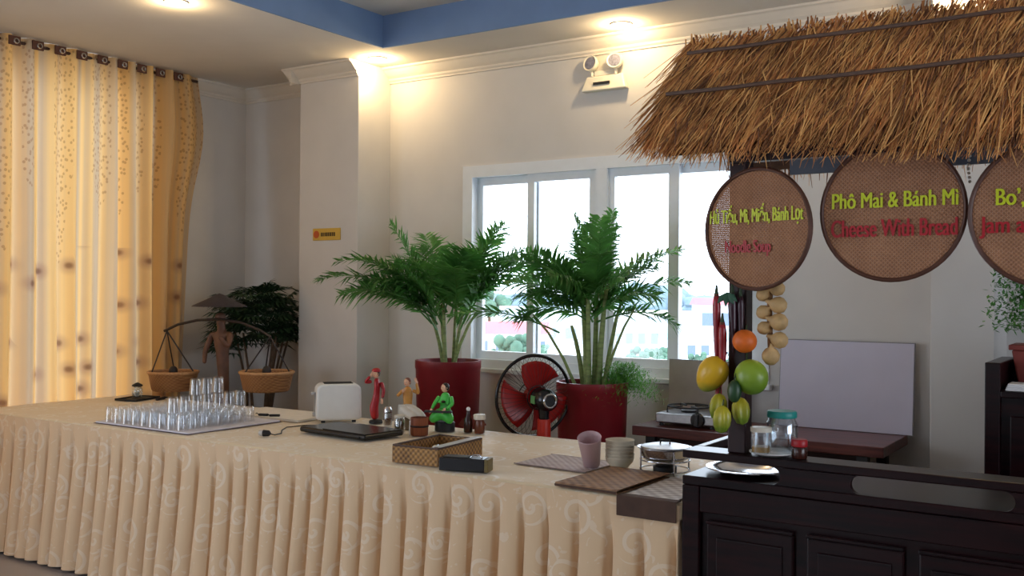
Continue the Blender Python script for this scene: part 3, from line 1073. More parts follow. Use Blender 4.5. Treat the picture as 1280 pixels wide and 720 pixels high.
ch_ = thing('bead_chain', 'small pale chain dangling between the middle and right basket signs', 'chain', (-.468, 3.03, 1.862))
PALE = mat('pale_bead', (214, 206, 190), 0.4)
for i in range(9):
    MB().ball((.002 * math.sin(i), 0, -.012 * i), .0045, n=8, m=6).build('bead', PALE, ch_, True)

# ------------------------------------------------------------------ produce hanging on the left post
def fruit(name, label, cat, mb, m, loc, parts=()):
    t = thing(name, label, cat, loc, 0, 'decorative produce tied to the post')
    mb.build('flesh', m, t, 'all')
    for nm, mb2, m2 in parts:
        mb2.build(nm, m2, t, True)
    return t


def two_tone(name, c0, c1, axis, p0, p1, rough=.35):
    m, nt, N, L, b = nodes_of(name)
    tc = N.new('ShaderNodeTexCoord'); sp = N.new('ShaderNodeSeparateXYZ'); L.new(tc.outputs['Object'], sp.inputs[0])
    no = N.new('ShaderNodeTexNoise'); no.inputs['Scale'].default_value = 18; L.new(tc.outputs['Object'], no.inputs['Vector'])
    v = math_node(nt, 'ADD', sp.outputs[axis], math_node(nt, 'MULTIPLY_ADD', no.outputs['Fac'], .04, -.02))
    mr = N.new('ShaderNodeMapRange'); mr.inputs[1].default_value = p0; mr.inputs[2].default_value = p1; L.new(v, mr.inputs[0])
    L.new(mix_col(nt, mr.outputs[0], lin(c0), lin(c1)), b.inputs['Base Color'])
    b.inputs['Roughness'].default_value = rough
    MATS[name] = m
    return m


STALK = mat('dark_green_stalk', (42, 62, 34), 0.6)
ORG = mat('orange_peel', (222, 106, 30), 0.5, vary=0.12, scale=30, bump=.25)
fruit('orange', 'round orange fruit tied to the post below the left sign', 'orange', MB().ball((0, 0, 0), .0385, .0385, .037, 22, 14), ORG, (-1.118, 3.035, 1.297),
      [('stalk', MB().tube([(0, .01, .035), (0, .02, .05)], .003, 6), STALK)])
MANG = two_tone('ripe_mango_skin', (88, 132, 48), (218, 172, 34), 2, -.058, -.018)
fruit('mango', 'yellow mango with a green tip hanging left of the post', 'mango',
      MB().ball((0, 0, 0), .048, .045, .063, 22, 14, M=Euler((0, R(32), 0)).to_matrix(), warp=lambda p: Vector((p.x * (1 + 2.5 * p.z) - .004, p.y * (1 + 2.5 * p.z), p.z))), MANG, (-1.222, 3.03, 1.185),
      [('stalk', MB().tube([(.03, 0, .05), (.045, .01, .075)], .003, 6), STALK)])
GM = two_tone('green_mango_skin', (92, 128, 34), (150, 176, 52), 2, -.05, .05)
fruit('green_mango', 'large yellow-green mango hanging right of the post', 'mango',
      MB().ball((0, 0, 0), .053, .048, .056, 22, 14, M=Euler((0, R(-18), 0)).to_matrix()), GM, (-1.092, 3.025, 1.186),
      [('stalk', MB().tube([(-.015, 0, .05), (-.022, .02, .075)], .003, 6), STALK)])
DGR = mat('dark_green_fruit_skin', (34, 66, 36), 0.4, vary=0.25)
fruit('avocado', 'small dark green fruit between the two mangoes', 'fruit', MB().ball((0, 0, 0), .022, .02, .036, 16, 10), DGR, (-1.132, 2.985, 1.142),
      [('stalk', MB().tube([(0, 0, .034), (.002, .01, .055)], .0025, 6), STALK)])
STARF = two_tone('star_fruit_skin', (104, 128, 30), (190, 176, 44), 2, -.03, .03)


def starfruit():
    mb = MB(); n = 30; prof = [(.002, -.045), (.018, -.038), (.027, -.02), (.030, 0), (.027, .02), (.016, .036), (.002, .042)]
    vs = []
    for r_, z in prof:
        for k in range(n):
            a = 2 * PI * k / n
            q = r_ * (.72 + .28 * abs(math.cos(2.5 * a)) ** 1.5)
            vs.append((q * math.cos(a), q * math.sin(a), z))
    fs = [(i * n + k, i * n + (k + 1) % n, (i + 1) * n + (k + 1) % n, (i + 1) * n + k) for i in range(len(prof) - 1) for k in range(n)]
    fs += [tuple(reversed(range(n))), tuple((len(prof) - 1) * n + k for k in range(n))]
    return mb.add(vs, fs)


for (x, y, z, rx, lab) in ((-1.204, 3.03, 1.086, 8, 'left'), (-1.126, 3.03, 1.078, -8, 'right'), (-1.166, 2.968, 1.055, 4, 'lowest')):
    t = fruit('star_fruit', '%s green-yellow star fruit of the cluster on the post' % lab, 'star fruit', starfruit(), STARF, (x, y, z),
              [('stalk', MB().tube([(0, 0, .04), (.0, .008, .06)], .002, 6), STALK)])
    t.rotation_euler = (0, R(rx), R(rx * 3))
CHIL = mat('red_chilli_skin', (150, 22, 34), 0.3, vary=0.15, scale=30)
CHILD = mat('dark_purple_chilli_skin', (52, 14, 32), 0.3, vary=0.2, scale=30)


def chilli(p, ln, w_, bend, m, lab):
    mb = MB(); pts = []; rs = []
    for i in range(12):
        f_ = i / 11
        pts.append((bend * f_ * f_, .004 * math.sin(f_ * 3), -ln * f_)); rs.append(w_ * (1 - f_ ** 2.2) ** .6 * min(1, .55 + 3 * f_) + .0008)
    mb.tube(pts, rs, 12)
    fruit('chilli', lab, 'chilli', mb, m, p, [('calyx', MB().tube([(0, 0, .03), (0, 0, .012), (0, 0, -.006)], [.003, .005, w_ * .7], 10), STALK)])


chilli((-1.213, 3.035, 1.445), .225, .0125, .002, CHIL, 'upper long red chilli at the left of the post')
chilli((-1.190, 3.028, 1.355), .205, .0135, -.002, CHIL, 'lower thick red chilli hanging above the yellow mango')
chilli((-1.214, 3.058, 1.160), .12, .010, .004, CHIL, 'red chilli tip showing below the yellow mango')
chilli((-1.164, 3.045, 1.450), .20, .0135, .006, CHILD, 'dark purple chilli beside the post')
chilli((-1.139, 3.052, 1.44), .16, .011, .002, CHILD, 'dark purple chilli behind the orange')
SAGE = mat('green_cloth_leaf', (38, 84, 60), 0.6)
t = thing('leaf_sprig', 'dark green leaf sprig at the top of the chillies', 'leaf', (-1.178, 3.036, 1.452), 0)
for a in (-40, 0, 35, 80):
    mb = MB(); d = Vector((math.sin(R(a)), -.2, -.8)).normalized() * .05
    sd = d.cross(Vector((0, 1, 0))).normalized() * .011
    mb.add([(0, 0, 0), tuple(d * .5 + sd), tuple(d), tuple(d * .5 - sd), tuple(d * .5 + Vector((0, -.006, 0)))], [(0, 1, 4), (1, 2, 4), (2, 3, 4), (3, 0, 4)])
    mb.build('leaf', SAGE, t, 'all')
gs = thing('garlic_string', 'string of dry tan garlic bulbs hanging right of the post', 'garlic', (-1.048, 3.075, 1.475))
GAR = mat('tan_garlic_skin', (196, 160, 108), 0.6, vary=0.22, scale=30, bump=.2)
STRG = mat('straw_twine', (150, 112, 74), 0.8, vary=.2)
MB().tube([(0, 0, .06), (-.004, 0, -.08), (.0, 0, -.215)], .009, 8).build('braid', STRG, gs, True)
for (x, z, s_) in ((.022, -.01, .9), (-.022, -.03, .8), (.026, -.062, 1.0), (-.02, -.085, .85), (.028, -.115, 1.05), (-.018, -.135, .8), (.03, -.172, 1.0), (.004, -.222, 1.05), (-.028, .02, .7)):
    s_ *= 1.28
    g = MB().lathe([(.001, -.022), (.012, -.019), (.020, -.008), (.021, .003), (.015, .014), (.006, .021), (.003, .032)], 14)
    mb = MB()
    M_ = Euler((R(20), R(-70 if x > 0.01 else (60 if x < -.01 else 10)), 0)).to_matrix()
    mb.add([tuple((M_ @ Vector(p)) * s_ + Vector((x, -.008, z))) for p in g.v], g.f)
    mb.build('bulb', GAR, gs, True)

# ------------------------------------------------------------------ things on the cart
pl = thing('steel_plate', 'round stainless steel plate on the cart deck under the top rail', 'plate', (-1.172, 3.215, DK + .001))
MB().lathe([(.0, .002), (.085, .002), (.098, .012), (.128, .019), (.136, .018), (.136, .015), (.098, .007), (.086, -.0), (0, -.0)], 44).build('dish', CHROME, pl, True)
o = MB().lathe([(0, .0), (.07, .0), (.078, .006), (.102, .012), (.102, .010), (.078, .003), (.070, -.002), (0, -.002)], 40)
# jars on the top rail
t = thing('saucer', 'white saucer under the teal-lidded jar on the cart rail', 'saucer', (-1.052, 3.105, LG + .001))
CER = mat('white_ceramic', (226, 224, 220), 0.25, vary=.03)
MB().lathe([(0, .003), (.035, .003), (.064, .012), (.07, .013), (.07, .010), (.04, .0), (0, .0)], 36).build('dish', CER, t, True)
TEAL = mat('teal_plastic', (30, 140, 132), 0.4, vary=.06)
t = thing('storage_jar', 'clear storage jar with a teal screw lid', 'jar', (-1.028, 3.13, LG + .016))
MB().shell([(0, .0), (.045, .0), (.05, .006), (.05, .085), (.044, .098), (.042, .105), (.040, .105), (.042, .097), (.048, .084), (.048, .008), (.043, .003), (0, .003)], 28).build('body', JARG, t, True)
MB().lathe([(0, .1055), (.046, .1055), (.047, .108), (.047, .122), (.044, .126), (0, .126)], 28).build('lid', TEAL, t, True)
SPICE = mat('yellow_brown_preserve', (176, 128, 40), 0.5, vary=.35, scale=80)
t = thing('preserve_jar', 'small clear jar with pale lid and yellow preserve, in front of the teal-lidded jar', 'jar', (-1.066, 3.045, LG + .014))
MB().shell([(0, 0), (.028, .0), (.031, .004), (.031, .068), (.029, .068), (.029, .005), (0, .003)], 22).build('body', JARG, t, True)
MB().lathe([(0, .0035), (.028, .0055), (.028, .022), (0, .023)], 20).build('preserve', SPICE, t, True)
MB().lathe([(0, .0685), (.033, .0685), (.033, .082), (0, .084)], 22).build('lid', PALE, t, True)
DRED = mat('bright_red_plastic', (170, 22, 32), 0.4, vary=.06)
BROWNG = mat('brown_sauce_glass', (58, 26, 20), 0.2, vary=.2)
t = thing('sauce_jar', 'little brown sauce jar with a red cap at the cart rail', 'jar', (-0.962, 3.10, LG + .001))
MB().lathe([(0, 0), (.022, 0), (.024, .004), (.024, .032), (.021, .037), (0, .037)], 20).build('body', BROWNG, t, True)
MB().lathe([(0, .0375), (.024, .0375), (.025, .04), (.025, .056), (.022, .06), (0, .06)], 20).build('cap', DRED, t, True)

# ------------------------------------------------------------------ desk, stove and boards by the back wall
dk = thing('desk', 'reddish-brown wooden desk against the back wall behind the cart', 'desk', (-1.715, 4.975, 0))
MB().box(-.635, .635, -.255, .255, .70, .75).build('desktop', DESKW, dk, bevel=.004)
MB().box(-.58, .55, -.20, -.185, .40, .699).build('modesty_panel', DARKW, dk)
for sx in (-.55, .53):
    for sy in (-.19, .19):
        MB().box(sx - .025, sx + .025, sy - .025, sy + .025, 0, .699).build('leg', BLACKM, dk)
GREYP = mat('lavender_grey_board', (196, 194, 212), 0.6, vary=.03, scale=5)
t = thing('display_board', 'large blank lavender-grey board leaning on the wall behind the desk', 'board', (-1.387, 5.195, .752))
t.rotation_euler = (R(-5), 0, 0)
MB().box(-.335, .335, -.008, .008, 0, .452).build('sheet', GREYP, t)
EDG = mat('grey_board_edge', (120, 118, 126), 0.5)
MB().box(-.337, -.335, -.009, .009, 0, .452).box(.3351, .339, -.009, .009, 0, .452).box(-.337, .339, -.009, .009, .4521, .4555).build('edge_strip', EDG, t)
t = thing('backing_board', 'small beige-grey board standing behind the gas stove', 'board', (-2.14, 5.205, .752))
BEI = mat('beige_grey_board', (168, 158, 150), 0.7, vary=.04)
t.rotation_euler = (R(-2), 0, 0)
MB().box(-.22, .22, -.008, .008, 0, .318).build('sheet', BEI, t)
MB().box(-.222, .222, -.009, .009, .3181, .321).build('edge_strip', EDG, t)
st = thing('gas_stove', 'portable silver gas stove with black grate on the desk', 'stove', (-2.09, 4.93, .751))
MB().box(-.165, .165, -.13, .13, .014, .066).build('casing', STEELB, st, bevel=.008)
for sx in (-.14, .14):
    for sy in (-.10, .10):
        MB().lathe([(.012, 0), (.012, .0135)], 10, (sx, sy, 0)).build('foot', BLACKM, st)
g = MB()
for a in range(4):
    an = a * PI / 2 + PI / 4
    g.tube([(-.03 + .035 * math.cos(an), .035 * math.sin(an), .098), (-.03 + .12 * math.cos(an), .12 * math.sin(an), .098), (-.03 + .12 * math.cos(an), .12 * math.sin(an), .067)], .005, 6)
g.ring((-.03, 0, .097), (0, 0, 1), .11, .005, 28, 6)
g.build('grate', BLACKM, st, True)
MB().lathe([(.04, .0665), (.045, .075), (.03, .084), (0, .085)], 20, (-.03, 0, 0)).build('burner', BLACKM, st, True)
kn = MB().lathe([(.05, 0), (.052, .006), (.045, .016), (0, .017)], 22, M=Matrix.Translation((.075, -.131, .043)) @ Matrix.Rotation(R(90), 4, 'X') @ Matrix.Scale(.75, 4))
kn.build('knob_panel', BLACKP, st, True)
MB().box(.067, .083, -.153, -.1445, .015, .071).build('knob', BLACKM, st, bevel=.002)

# ------------------------------------------------------------------ palms
def frond(base, az, el, ln, droop, nl=26, ll=.17, wl=.011, rng=random, bare=.22, curl=.9, twist=0.0):
    """pinnate frond as one mesh: arching rachis with leaflets along both sides"""
    mb = MB()
    d0 = Vector((math.cos(el) * math.cos(az), math.cos(el) * math.sin(az), math.sin(el)))
    side = Vector((-math.sin(az), math.cos(az), 0))
    side = (side * math.cos(twist) + d0.cross(side) * math.sin(twist)).normalized()
    pts = []; N_ = 14
    p = Vector(base); d = d0.copy()
    for i in range(N_ + 1):
        pts.append(p.copy())
        d = (d + Vector((0, 0, -droop / N_ * (.4 + 1.4 * i / N_)))).normalized()
        p = p + d * ln / N_
    mb.tube(pts, [.006 * (1 - .85 * i / N_) for i in range(N_ + 1)], 5)
    for i in range(nl):
        f_ = bare + (1 - bare) * (i + .5) / nl
        q = f_ * N_; k = min(N_ - 1, int(q)); a = pts[k].lerp(pts[k + 1], q - k); t = (pts[k + 1] - pts[k]).normalized()
        up = side.cross(t).normalized()
        if up.z < 0: up = -up
        L2 = ll * (math.sin(PI * (.15 + .8 * (f_ - bare) / (1 - bare))) ** .6) * rng.uniform(.8, 1.12)
        for s_ in (-1, 1):
            fw = rng.uniform(.55, .95)
            dr = (side * s_ + t * fw + up * rng.uniform(-.15, .6)).normalized()
            m = a + dr * L2 * .5 + Vector((0, 0, -L2 * .04))
            e_ = a + dr * L2 + Vector((0, 0, -L2 * rng.uniform(.12, .5) * curl))
            nrm = dr.cross(t).normalized(); wd = dr.cross(nrm).normalized() * wl
            fold = nrm * wl * .35
            q1 = a + dr * L2 * .12
            mb.add([a - wd * .25, a + wd * .25, q1.lerp(m, .4) - wd, q1.lerp(m, .4) + wd, m - wd * .9 + fold * .4, m + wd * .9 - fold * .4, e_],
                   [(0, 1, 3, 2), (2, 3, 5, 4), (4, 5, 6)])
    return mb


def potted_palm(label, loc, potr, poth, stems, fronds, rng, leafm=LEAF, extra=None):
    t = thing('potted_palm', label, 'plant', loc)
    MB().shell([(0, 0), (potr * .80, 0), (potr * .84, .01), (potr * .98, poth - .05), (potr, poth - .045), (potr, poth), (potr * .92, poth), (potr * .90, poth - .05), (0, poth - .05)], 40).build('pot', REDPOT, t, True)
    MB().lathe([(0, poth - .049), (potr * .88, poth - .049), (potr * .86, poth - .035), (0, poth - .02)], 24).build('soil', SOIL, t, True)
    for (x, y, lx, ly, h, r_) in stems:
        z0 = poth - .04
        pts = [(x, y, z0), (x + lx * .3, y + ly * .3, z0 + h * .4), (x + lx * .65, y + ly * .65, z0 + h * .75), (x + lx, y + ly, z0 + h)]
        MB().tube(pts, [r_ * 1.3, r_, r_ * .85, r_ * .6], 8).build('stem', STEM, t, True)
    for fd in fronds:
        bx, by, bz, az, el, ln, dr, nl, ll = fd[:9]
        tw = fd[9] if len(fd) > 9 else 0
        frond((bx, by, poth - .04 + bz), R(az), R(el), ln, dr, nl, ll, .0072, rng, .18, .8, tw).build('frond', leafm, t)
    return t


# image-right is azimuth 33, image-left 213, away 123, toward the camera -57
rng = random.Random(21)
stems = [(-.03, 0, -.10, -.03, .36, .012), (.03, .02, .05, .04, .38, .011), (.0, -.03, -.01, -.01, .40, .012), (.05, -.02, .12, .07, .33, .010), (-.05, .03, -.05, .02, .34, .010), (.01, .04, .02, .0, .42, .010)]
fr_ = []
for az, el, ln, dr in ((213, 42, .80, 1.1), (222, 52, .72, 1.15), (205, 58, .66, .9), (232, 35, .62, 1.0), (200, 70, .60, .6), (250, 62, .56, .8), (150, 66, .60, .8), (60, 70, .62, .55), (33, 58, .62, .55), (22, 66, .64, .6), (45, 50, .58, .7), (10, 56, .54, .8), (-20, 62, .52, .9), (-57, 60, .5, 1.0), (-90, 58, .5, 1.0), (100, 62, .5, .9), (35, 72, .6, .4), (215, 34, .6, .75), (208, 48, .5, .9), (225, 62, .5, .9), (240, 48, .48, 1.0), (190, 52, .5, .9), (28, 44, .5, .8), (40, 64, .5, .6), (5, 66, .48, .7), (-40, 70, .45, .8), (175, 72, .5, .7)):
    bx, by = rng.uniform(-.05, .05), rng.uniform(-.04, .04)
    if 180 < az < 260: bx -= .05; by -= .03
    elif -10 < az < 70: bx += .05; by += .03
    fr_.append((bx, by, rng.uniform(.22, .33), az, el, ln, dr, 42, .21, rng.uniform(-.7, .7)))
potted_palm('bushy potted palm in an oxblood pot, left of the window beside the pillar', (-3.635, 4.82, 0), .20, 1.03, stems, fr_, rng)

rng = random.Random(34)
stems = [(-.03, 0, -.03, -.02, .55, .015), (.03, .01, .04, .02, .56, .016), (.0, .03, .0, .02, .6, .015), (-.005, -.03, .0, -.02, .55, .014), (-.08, -.03, -.20, -.13, .40, .008), (.07, -.02, .15, .10, .45, .008), (-.06, .02, -.06, -.04, .34, .014), (.05, .04, .08, .06, .5, .012)]
fr_ = []
for az, el, ln, dr, bz in ((33, 80, .52, .25, .45), (213, 76, .50, .3, .46), (-57, 68, .50, .4, .46), (120, 78, .46, .4, .44), (218, 50, .56, .95, .42), (205, 40, .52, .95, .40), (230, 58, .50, 1.0, .42), (213, 26, .62, .75, .30), (200, 62, .42, 1.0, .36), (33, 46, .60, .55, .42), (22, 36, .56, .75, .40), (45, 56, .52, .8, .40), (20, 25, .45, 1.1, .36), (-30, 50, .42, 1.1, .42), (-57, 62, .44, 1.2, .44), (-100, 52, .42, 1.2, .42), (90, 55, .45, 1.1, .42), (150, 55, .46, 1.1, .42), (210, 62, .44, 1.1, .40), (225, 42, .44, 1.2, .38), (215, 34, .42, 1.3, .36), (240, 48, .4, 1.2, .38), (28, 58, .42, 1.0, .40), (10, 45, .4, 1.2, .38), (60, 45, .4, 1.1, .38), (33, 76, .44, .4, .46), (200, 76, .42, .4, .46)):
    bx, by = rng.uniform(-.03, .03), rng.uniform(-.03, .03)
    if az in (213,) and el < 30: bx -= .18; by -= .10
    fr_.append((bx, by, bz, az, el, ln, dr, 38, .18, rng.uniform(-.7, .7)))
rp = potted_palm('tall potted palm with thick pale stems in front of the window, fern at its foot', (-2.60, 4.74, 0), .195, .965, stems, fr_, rng)
# feathery fern spilling over the right side of that pot
mb = MB(); rng = random.Random(8)
for i in range(4500):
    a = R(rng.gauss(25, 55)); e_ = R(rng.uniform(5, 75)); ln = rng.uniform(.06, .26)
    b0 = Vector((.09 + rng.uniform(-.05, .05), .05 + rng.uniform(-.05, .05), .93))
    d = Vector((math.cos(a) * math.cos(e_), math.sin(a) * math.cos(e_), math.sin(e_)))
    q = b0 + d * ln + Vector((0, 0, -1.6 * ln * ln))
    d2 = Vector((rng.gauss(0, 1), rng.gauss(0, 1), rng.gauss(.3, 1))).normalized() * rng.uniform(.014, .03)
    wd = d2.cross(Vector((.3, .2, 1))).normalized() * .0026
    mb.add([q - wd, q + wd, q + d2], [(0, 1, 2)])
o = mb.build('fern_foliage', LEAFF, rp); o['kind'] = 'stuff'; o['label'] = 'feathery light green fern at the foot of the palm'
mb = MB()
for i in range(26):
    a = R(rng.gauss(25, 55)); e_ = R(rng.uniform(10, 70)); ln = rng.uniform(.14, .26)
    b0 = Vector((.09, .05, .93)); d = Vector((math.cos(a) * math.cos(e_), math.sin(a) * math.cos(e_), math.sin(e_)))
    mb.tube([b0 + d * ln * f_ + Vector((0, 0, -1.6 * (ln * f_) ** 2)) for f_ in (0, .33, .66, 1)], .0015, 4)
o = mb.build('fern_stems', LEAFF, rp); o['kind'] = 'stuff'

# dark fan-leaved palm in the alcove
t = thing('fan_palm', 'dark dense fan-leaved palm in the alcove left of the pillar', 'plant', (-5.36, 4.90, 0))
MB().shell([(0, 0), (.14, 0), (.18, .30), (.185, .34), (.17, .34), (.165, .30), (0, .30)], 30).build('pot', REDPOT, t, True)
MB().lathe([(0, .301), (.16, .301), (0, .315)], 20).build('soil', SOIL, t, True)
rng = random.Random(4)
for i in range(8):
    a = rng.uniform(0, 2 * PI); r_ = rng.uniform(.03, .1)
    tx, ty = .22 * math.cos(a) + rng.uniform(-.05, .1), min(.16, .22 * math.sin(a))
    MB().tube([(r_ * math.cos(a), r_ * math.sin(a), .30), (tx * .5, ty * .5, .75), (tx, ty, 1.15)], [.012, .010, .007], 6).build('stem', STEMD, t, True)
for i in range(190):
    a = rng.uniform(0, 2 * PI); rr_ = math.sqrt(rng.random())
    c = Vector((.04 + .36 * rr_ * math.cos(a), min(.2, -.04 + .24 * rr_ * math.sin(a)), 1.10 + rng.uniform(0, .36) - .10 * rr_))
    c.x = min(c.x, .24 + rng.uniform(-.06, .0))
    if c.x > .1: c.z += .05
    out = Vector((math.cos(a) * (.5 + rr_), math.sin(a) * (.5 + rr_) - .3, rng.uniform(-.2, 1.0))).normalized()
    sd = out.cross(Vector((0, 0, 1))).normalized(); up = sd.cross(out)
    mb = MB(); ns = 9
    for k in range(ns):
        g = R(-75 + 150 * k / (ns - 1))
        d = (out * math.cos(g) + sd * math.sin(g)).normalized(); L2 = rng.uniform(.11, .17)
        e_ = c + d * L2 + Vector((0, 0, -L2 * .25)); w3 = d.cross(up).normalized() * .0105
        m = c + d * L2 * .55 + up * .006
        mb.add([c, m - w3, m + w3, e_], [(0, 1, 2), (1, 3, 2)])
    mb.build('fan_leaf', LEAFD, t)

# ------------------------------------------------------------------ bamboo vendor sculpture with shoulder pole
vs_ = thing('vendor_sculpture', 'dark street-vendor sculpture in a conical hat carrying two baskets on a shoulder pole', 'sculpture', (-5.10, 4.36, 0))
BRZ = mat('dark_bronze', (44, 34, 32), 0.5, vary=.2)
BRN = mat('brown_carved_wood', (96, 64, 48), 0.6, vary=.3, scale=14)
HATM = mat('dark_woven_hat', (46, 40, 48), 0.7, vary=.2, scale=40)
BSK = weave_mat('tan_basket_weave', (140, 92, 54), (186, 136, 86), 0, 300, (0, 2))
V = [(0, 0, .70), (.0, .0, .86), (-.015, 0, 1.0), (-.02, 0, 1.12), (-.03, 0, 1.20), (-.035, 0, 1.245), (-.04, -.005, 1.30),
     (-.09, -.02, 1.16), (-.11, -.06, 1.05), (-.07, -.10, .97), (.05, .01, 1.16), (.085, -.04, 1.08), (.04, -.08, 1.15),
     (.035, 0, .62), (.04, -.02, .36), (.04, 0, .06), (.045, -.05, .03), (-.035, 0, .62), (-.045, .03, .36), (-.05, .05, .06), (-.05, 0, .03)]
Ed = [(0, 1), (1, 2), (2, 3), (3, 4), (4, 5), (5, 6), (3, 7), (7, 8), (8, 9), (3, 10), (10, 11), (11, 12), (0, 13), (13, 14), (14, 15), (15, 16), (0, 17), (17, 18), (18, 19), (19, 20)]
Rd = [.034, .036, .042, .046, .026, .03, .046, .024, .018, .013, .024, .018, .013, .022, .016, .012, .012, .022, .016, .012, .012]
skin_mesh('body', V, Ed, Rd, BRN, vs_)
MB().lathe([(0, .0), (.176, .0), (.17, .006), (.09, .043), (.03, .075), (0, .086)], 32, (-.045, -.003, 1.335)).build('conical_hat', HATM, vs_, True)
MB().lathe([(.16, 0), (.16, .025), (0, .03)], 28).build('base', BRZ, vs_, True)
pole = [(-.42, -.14, 1.17), (-.32, -.11, 1.215), (-.18, -.07, 1.245), (0.0, -.035, 1.255), (.16, .0, 1.235), (.30, .03, 1.19), (.38, .045, 1.15)]
MB().tube(pole, .009, 8).build('shoulder_pole', BRZ, vs_, True)
for (px, py, pz, bx, by, bz, r_) in ((-.40, -.135, 1.172, -.325, -.14, .905, .158), (.375, .045, 1.152, .33, .06, .925, .168)):
    bk = MB().shell([(0, 0), (r_ * .80, 0), (r_ * .86, .01), (r_ * .98, .105), (r_, .108), (r_, .12), (r_ * .94, .12), (r_ * .92, .105), (r_ * .80, .014), (0, .012)], 36, (bx, by, bz - .12)).build('basket', BSK, vs_, True)
    MB().ring((bx, by, bz), (0, 0, 1), r_ * .99, .009, 40, 8).build('basket_rim', mat('tan_cane_rim', (188, 140, 92), .6, vary=.2, scale=60), bk, True)
    for a in (20, 140, 260):
        MB().tube([(px, py, pz), (bx + r_ * .95 * math.cos(R(a)), by + r_ * .95 * math.sin(R(a)), bz)], .0045, 6).build('cord', BRZ, vs_)
    MB().ball((bx + .0, by, bz + .005), .03, .03, .035, 10, 8).build('basket_filling', BRZ, bk, True)

# ------------------------------------------------------------------ pedestal fan
ax = Vector((-.835, .5, .04)).normalized()         # blowing direction, away to the left
fn = thing('pedestal_fan', 'red and black pedestal fan turned towards the wall, before the right palm', 'fan', (-2.655, 4.33, 0))
C_ = Vector((-.10, .06, .905))
MB().ring(C_, ax, .212, .009, 56, 8).build('guard_rim', BLACKP, fn, True)
gm = MB()
a_ = ax.cross(Vector((0, 0, 1))).normalized(); b_2 = ax.cross(a_)
for k in range(44):
    g = 2 * PI * k / 44
    d = a_ * math.cos(g) + b_2 * math.sin(g)
    for sgn, dep in ((-1, .055), (1, .045)):
        gm.tube([C_ + d * .208, C_ + d * .17 + ax * sgn * dep * .75, C_ + d * .06 + ax * sgn * dep], .0011, 4)
gm.ring(C_ - ax * .055, ax, .062, .003, 28, 6).ring(C_ + ax * .045, ax, .062, .003, 28, 6)
o = gm.build('guard_wires', BLACKM, fn); o['kind'] = 'stuff'
FRED = translucent('translucent_red_plastic', (176, 34, 30), .4, .3, .1)
for k in range(3):
    bmb = MB(); vs = []; fs = []
    for i in range(9):
        for j in range(7):
            rr_ = .04 + .145 * i / 8
            an = 2 * PI * k / 3 + .45 + (j / 6 - .5) * (1.75 - .25 * (i / 8)) + .35 * i / 8
            d = a_ * math.cos(an) + b_2 * math.sin(an)
            vs.append(C_ + d * rr_ + ax * (.022 * (j / 6 - .5) * 2))
    for i in range(8):
        for j in range(6):
            fs.append((i * 7 + j, i * 7 + j + 1, (i + 1) * 7 + j + 1, (i + 1) * 7 + j))
    bmb.add(vs, fs).build('blade', FRED, fn, 'all', solid=.002)
MB().tube([C_ + ax * .035, C_ - ax * .03], [.042, .045], 20).build('hub', FRED, fn, True)
MB().tube([C_ - ax * .06, C_ - ax * .075, C_ - ax * .17, C_ - ax * .185], [.05, .058, .055, .04], 20).build('motor_housing', BLACKP, fn, True)
MB().ring(C_ - ax * .188, ax, .034, .007, 24, 8).build('end_ring', CHROME, fn, True)
GRN = mat('green_sticker', (96, 150, 90), .5)
mid = C_ - ax * .105; toward = (Vector((-.3, -1, 0)) - ax * Vector((-.3, -1, 0)).dot(ax)).normalized(); upv = ax.cross(toward).normalized()
if upv.z < 0: upv = -upv
q = [mid + toward * .0585 + upv * .018 - ax * .022, mid + toward * .0585 - upv * .022 - ax * .022, mid + toward * .0585 - upv * .022 + ax * .022, mid + toward * .0585 + upv * .018 + ax * .022]
MB().add([p for p in q] + [p - toward * .006 for p in q], [(0, 1, 2, 3), (7, 6, 5, 4), (0, 4, 5, 1), (1, 5, 6, 2), (2, 6, 7, 3), (3, 7, 4, 0)]).build('sticker', GRN, fn)
FRD = mat('red_plastic', (190, 44, 26), .4, vary=.06)
mo_ = C_ - ax * .12
MB().tube([mo_ + Vector((0, 0, -.04)), mo_ + Vector((.0, -.0, -.12))], [.03, .024], 14).build('neck', BLACKP, fn, True)
MB().tube([mo_ + Vector((0, 0, -.10)), mo_ + Vector((0, 0, -.30)), Vector((mo_.x, mo_.y, .03))], [.034, .038, .030], 18).build('column', FRD, fn, True)
MB().lathe([(.15, 0), (.15, .02), (.06, .045), (0, .05)], 32, (mo_.x, mo_.y, 0)).build('base', FRD, fn, True)

